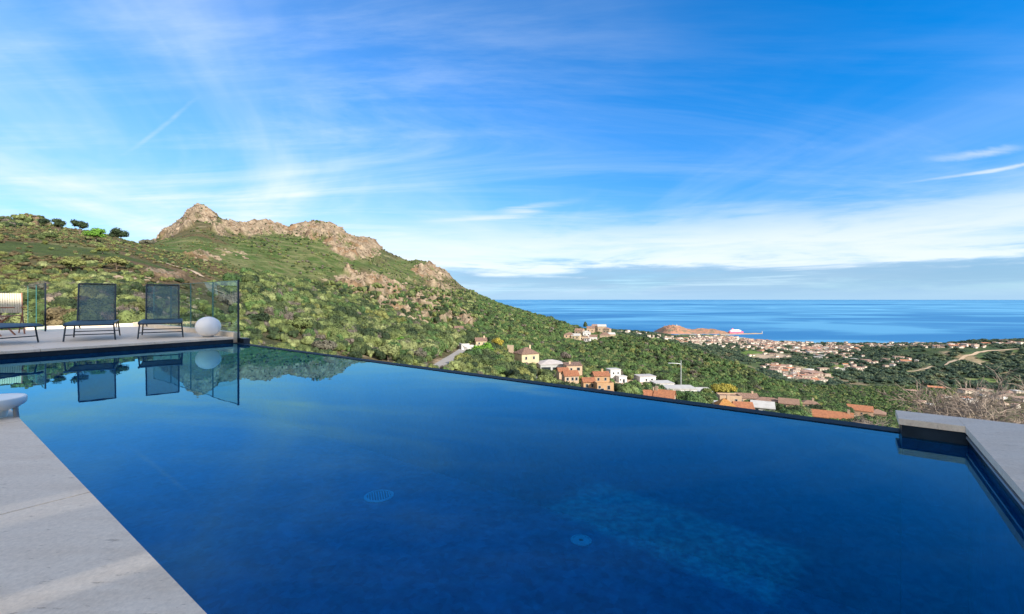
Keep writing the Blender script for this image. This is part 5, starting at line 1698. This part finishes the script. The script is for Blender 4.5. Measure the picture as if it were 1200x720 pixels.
GZ = .36*1.0 + .80 - .80 + .80     # placeholder, set below
GT = EYE + 22*9.7/F
sg_ = [S1 - .02, 11.75, 13.1, 14.5, 15.9]
names = ['glass panel nearest the pool corner behind the white globe', 'second glass panel from the pool corner', 'third glass panel from the pool corner', 'fourth glass panel, behind the right lounger']
for i in range(4):
    glass_panel(sg_[i] + .01, sg_[i+1] - .01, 4.23, .101 if i else -.10, GT, names[i])
glass_panel(16.2, 17.5, 2.10, .004, GT, 'glass panel with a dark post left of the middle lounger')
glass_panel(17.52, 18.9, 2.10, .004, GT, 'glass panel behind the wooden chair at the far left')
p = PW(S1 - .03, 4.23)
o = fixn(MB().box(-.015, .015, -.015, .015, -.12, GT + .012, bev=.003).build('fence_post', M['steel_dark'], loc=(p[0], p[1], 0))); o.rotation_euler = (0, 0, LOC_RZ)
tag(o, 'slim dark post ending the glass fence beside the white globe', 'post')
p = PW(16.18, 2.10)
o = fixn(MB().box(-.015, .015, -.015, .015, 0, GT + .012, bev=.003).build('fence_post', M['steel_dark'], loc=(p[0], p[1], .001))); o.rotation_euler = (0, 0, LOC_RZ)
tag(o, 'slim dark post ending the glass fence at the left', 'post')
# dark block at the end of the overflow edge
o = fixn(MB().prism(pl([(S1 - .25, T1 + .145), (S1 + .045, T1 + .145), (S1 + .045, T1 + .27), (S1 - .25, T1 + .27)]), -.8, -.02).build('edge_block', M['steel_dark'])); tag(o, 'dark metal block where the overflow edge meets the deck', 'block')

# sun loungers
def make_lounger(label):
    g = empty('sun_lounger', (0, 0, 0), 0, label=label, cat='sun lounger', group='navy sun loungers on the far deck')
    w2 = .35; hs = .34
    rr = .014
    # local +y runs from the foot end to the head end
    fr = MB()
    for sg in (-1, 1):
        fr.tube([(sg*w2, -.02, hs - .035), (sg*w2, .05, hs), (sg*w2, 1.28, hs + .005)], rr, 8)
    fr.tube([(-w2, -.02, hs - .035), (w2, -.02, hs - .035)], rr, 8)
    fr.tube([(-w2, 1.28, hs + .005), (w2, 1.28, hs + .005)], rr, 8)
    fr.build('seat_frame', M['navy_metal'], g)
    n = 12; vs = []; fs = []
    for i in range(n + 1):
        y = -.02 + 1.29*i/n
        zz = hs + .016 - (.035*(1 - i/1.5) if i < 1.5 else 0) - .0
        for j in range(7):
            x = -w2 + 2*w2*j/6
            sag = .012*math.sin(math.pi*j/6)
            vs.append((x, y, zz - sag))
    for i in range(n):
        for j in range(6):
            fs.append((i*7 + j, i*7 + j + 1, i*7 + j + 8, i*7 + j + 7))
    MB().add(vs, fs).build('seat', M['sling_seat'], g, smooth=True)
    bl = .80; an = R(75)
    by, bz = 1.22, hs + .02
    def bp(u, x, off=0): return (x, by + math.cos(an)*u + math.sin(an)*off, bz + math.sin(an)*u - math.cos(an)*off)
    bf = MB()
    for sg in (-1, 1): bf.tube([bp(0, sg*(w2 - .055)), bp(bl, sg*(w2 - .055))], rr, 8)
    bf.tube([bp(bl, -w2 + .055), bp(bl, w2 - .055)], rr, 8)
    bk = MB(); vs = []; fs = []
    for i in range(9):
        for j in range(7):
            x = (-w2 + .055) + 2*(w2 - .055)*j/6
            vs.append(bp(bl*i/8, x, .014 + .018*math.sin(math.pi*j/6)*math.sin(math.pi*i/8)))
    for i in range(8):
        for j in range(6): fs.append((i*7 + j, i*7 + j + 1, i*7 + j + 8, i*7 + j + 7))
    bo = bk.add(vs, fs).build('backrest', M['sling'], g, smooth=True)
    bf.build('back_frame', M['navy_metal'], bo)
    for y0, y1 in ((.14, .10), (1.30, 1.40)):
        for sg in (-1, 1):
            MB().tube([(sg*(w2 - .01), y0, hs), (sg*(w2 + .02), y1, 0.0)], .013, 8).build('leg', M['navy_metal'], g)
        MB().tube([(-w2 - .01, y0*.35 + y1*.65, .12), (w2 + .01, y0*.35 + y1*.65, .12)], .010, 8).build('stretcher', M['navy_metal'], g)
    # rear prop of the back rest
    MB().tube([bp(bl*.55, -w2 + .055, -.01), (-w2 + .055, 1.62, hs*.5), (-w2 + .03, 1.30, hs)], .009, 6).tube([bp(bl*.55, w2 - .055, -.01), (w2 - .055, 1.62, hs*.5), (w2 - .03, 1.30, hs)], .009, 6).build('back_prop', M['navy_metal'], g)
    return g


l0 = make_lounger('navy mesh sun lounger next to the white globe, right one of the three')


def place(o, p, ydir):
    o.location = (p[0], p[1], 0.001)
    o.rotation_euler = (0, 0, math.atan2(ydir[1], ydir[0]) - math.pi/2)


def mid(a_, b_): return ((a_[0] + b_[0])/2, (a_[1] + b_[1])/2)


c = mid(P(169, 397.8), P(207, 396)); place(l0, c, (-.59, .81))
l1 = copy_tree(l0); l1['label'] = 'navy mesh sun lounger in the middle, with its back raised'
c = mid(P(81.5, 401), P(127, 399)); place(l1, c, (-.61, .79))
l2 = copy_tree(l0); l2['label'] = 'navy mesh sun lounger cut off by the left border'
c = mid(P(1, 405.6), P(46, 401.9)); place(l2, c, (-1, .06))


# wooden folding chairs
def make_chair(label):
    g = empty('folding_chair', (0, 0, 0), 0, label=label, cat='chair', group='wooden folding chairs')
    w2 = .26
    for sg in (-1, 1):
        MB().tube([(sg*w2, -.30, 0), (sg*w2, .06, .42), (sg*w2, .22, .98)], .018, 6).build('rear_leg', M['teak'], g)
        MB().tube([(sg*(w2 - .04), .34, 0), (sg*(w2 - .04), -.22, .44)], .016, 6).build('front_leg', M['teak'], g)
        MB().box(sg*w2 - .025, sg*w2 + .025, -.28, .14, .62, .645, bev=.006).build('armrest', M['teak'], g)
    MB().tube([(-w2, .16, .76), (w2, .16, .76)], .014, 6).tube([(-w2 + .04, .2, .14), (w2 - .04, .2, .14)], .012, 6).build('crossbar', M['teak'], g)
    n = 11
    bk = MB()
    for i in range(n):
        x = -w2 + .03 + (2*w2 - .06)*i/(n - 1)
        bk.add([(x - .019, .055, .50), (x + .019, .055, .50), (x + .019, .215, .97), (x - .019, .215, .97), (x - .019, .067, .50), (x + .019, .067, .50), (x + .019, .227, .97), (x - .019, .227, .97)],
               [(0, 1, 2, 3), (7, 6, 5, 4), (0, 4, 5, 1), (1, 5, 6, 2), (2, 6, 7, 3), (3, 7, 4, 0)])
    fixn(bk.build('backrest', M['canvas'], g))
    MB().box(-w2 + .02, w2 - .02, -.26, .10, .425, .44, bev=.005).build('seat', M['teak'], g)
    return g


c0 = make_chair('wooden folding chair with a cream slatted back, behind the left lounger')
place(c0, P(11, 391.5), (-.8, .6))
c0.scale = (.82, .9, .97)
c1 = copy_tree(c0); c1['label'] = 'wooden folding chair cut by the left border, mostly its brown frame showing'
place(c1, P(-9, 394), (-.9, -.3))

# globe lamp
Yg_ = P(244, 395.2)
g = empty('globe_lamp', (Yg_[0], Yg_[1], 0.0), 0, label='white globe lamp standing at the corner of the sun deck', cat='lamp')
prof = []
for i in range(33):
    a_ = math.pi*i/32
    prof.append((math.sin(a_)*.235, .215 - math.cos(a_)*.212))
MB().lathe(prof, 48, (0, 0, .006)).build('globe', mat('opal_globe', (0.80, 0.80, 0.80), .25), g, smooth=True)
MB().lathe([(0, 0.001), (.10, 0.001), (.10, .02), (0, .02)], 32).build('base', M['grey_plastic'], g)

# white round float / dispenser on the near coping
pb = P(4, 491)
g = empty('pool_dispenser', (pb[0] - .11, pb[1] + .02, 0.0), 0, label='white round plastic pool device on the near coping at the left border', cat='pool device')
MB().lathe([(0, .05), (.10, .05), (.135, .062), (.165, .085), (.172, .10), (.172, .128), (.166, .134), (.150, .130), (.13, .126), (0, .126)], 48).build('body', M['white_plastic'], g, smooth=True)
MB().lathe([(0, .0), (.075, .0), (.085, .05), (0, .05)], 32).build('foot', M['white_plastic'], g)
MB().tube([(.135, .03, .07), (.145, .03, -.02), (.15, .03, -.13)], .014, 10).build('bracket', M['grey_plastic'], g)

# drains in the pool floor
def drain(px, py, r_, name, label, grille):
    X, Y = P(px, py, EYE - FZ)
    g = empty(name, (X, Y, FZ), R(20), label=label, cat='drain')
    pm = mat('drain_plastic', (0.68, 0.90, 0.92), .5)
    MB().lathe([(r_*.80, .002), (r_*.80, .014), (r_, .010), (r_, .002)], 40).build('rim', pm, g)
    mb = MB()
    if grille:
        mb.lathe([(0, .006), (r_*.79, .006)], 40)
        mb.build('cover', mat('drain_cover', (0.10, 0.25, 0.32), .6), g)
        gr_ = MB()
        for i in range(-4, 5):
            x = i*r_*.17; hh_ = math.sqrt(max(0, (r_*.78)**2 - x*x))
            gr_.box(x - r_*.035, x + r_*.035, -hh_, hh_, .007, .012)
        gr_.build('grille', pm, g)
    else:
        mb.lathe([(r_*.22, .009), (r_*.79, .009)], 40).build('cover', pm, g)
        MB().lathe([(0, .003), (r_*.21, .003)], 20).build('hole', M['steel_dark'], g)


drain(444, 582, .163, 'pool_drain', 'larger round pool drain with a grille, left of the other', True)
drain(681, 634, .096, 'floor_inlet', 'smaller round pool inlet with a dark centre hole', False)

# ------------------------------------------------------------------ unseen house mass added behind the camera to shade the terrace
v = empty('villa', (0, 0, 0), R(180 - SUN_AZ), label='white rendered villa standing behind the terrace', cat='villa')
# local x runs across the sunlight, local -y towards the sun; the front is 4 m behind the camera
VB = -.30
TE = math.tan(R(SUN_EL))
HT = 21.3*TE
# (x0, x1, q0, q1) : slots added to let strips of sun through; q is how far past the eye the light lands
def zq(q, z0): return z0 + (q + 4)*TE
OPEN = [(1.52, 1.93, zq(.42, WZ), zq(1.45, WZ), .050), (-1.1, .75, zq(1.72, 0), zq(1.98, 0), .010), (-1.2, .9, zq(2.40, 0), zq(2.75, 0), .008)]
mb = MB()
mb.box(-9, -1.503, -12, -4, VB, HT)
mb.box(3.003, 8.5, -12, -4, VB, 13.2*TE)
# added thin wall between the two volumes, slotted to shape the sunlight
mb.box(1.933, 3.0, -4.12, -4, VB, HT)
mb.box(1.003, 1.517, -4.12, -4, VB, HT)
mb.box(1.52, 1.93, -4.12, -4, VB, OPEN[0][2]); mb.box(1.52, 1.93, -4.12, -4, OPEN[0][3], HT)
mb.box(-1.5, 1.0, -4.12, -4, VB, OPEN[1][2]); mb.box(-1.5, 1.0, -4.12, -4, OPEN[1][3], OPEN[2][2]); mb.box(-1.5, 1.0, -4.12, -4, OPEN[2][3], HT)
fixn(mb.build('wall', M['w_white'], v))
for (xa, xb, za, zb_, gap) in OPEN:
    sc_ = MB(); z = za + .004
    while z < zb_ - .03:
        sc_.box(xa if xa > 1 else -1.497, xb if xa > 1 else .997, -4.064, -4.058, z, min(z + .060 - gap, zb_ - .002))
        z += .060
    sc_.build('louvre', M['galv'], v)  # slats added to thin the sunlight into soft patches
for i, x in enumerate((-7.5, -5.0, -3.0, 5.2)):
    w_ = MB().box(x, x + 1.3, -4, -3.94, .3, 2.5).build('window', M['w_grey'], v)
    MB().box(x + .08, x + 1.22, -3.938, -3.92, .38, 2.42).build('pane', M['glasspane'], w_)
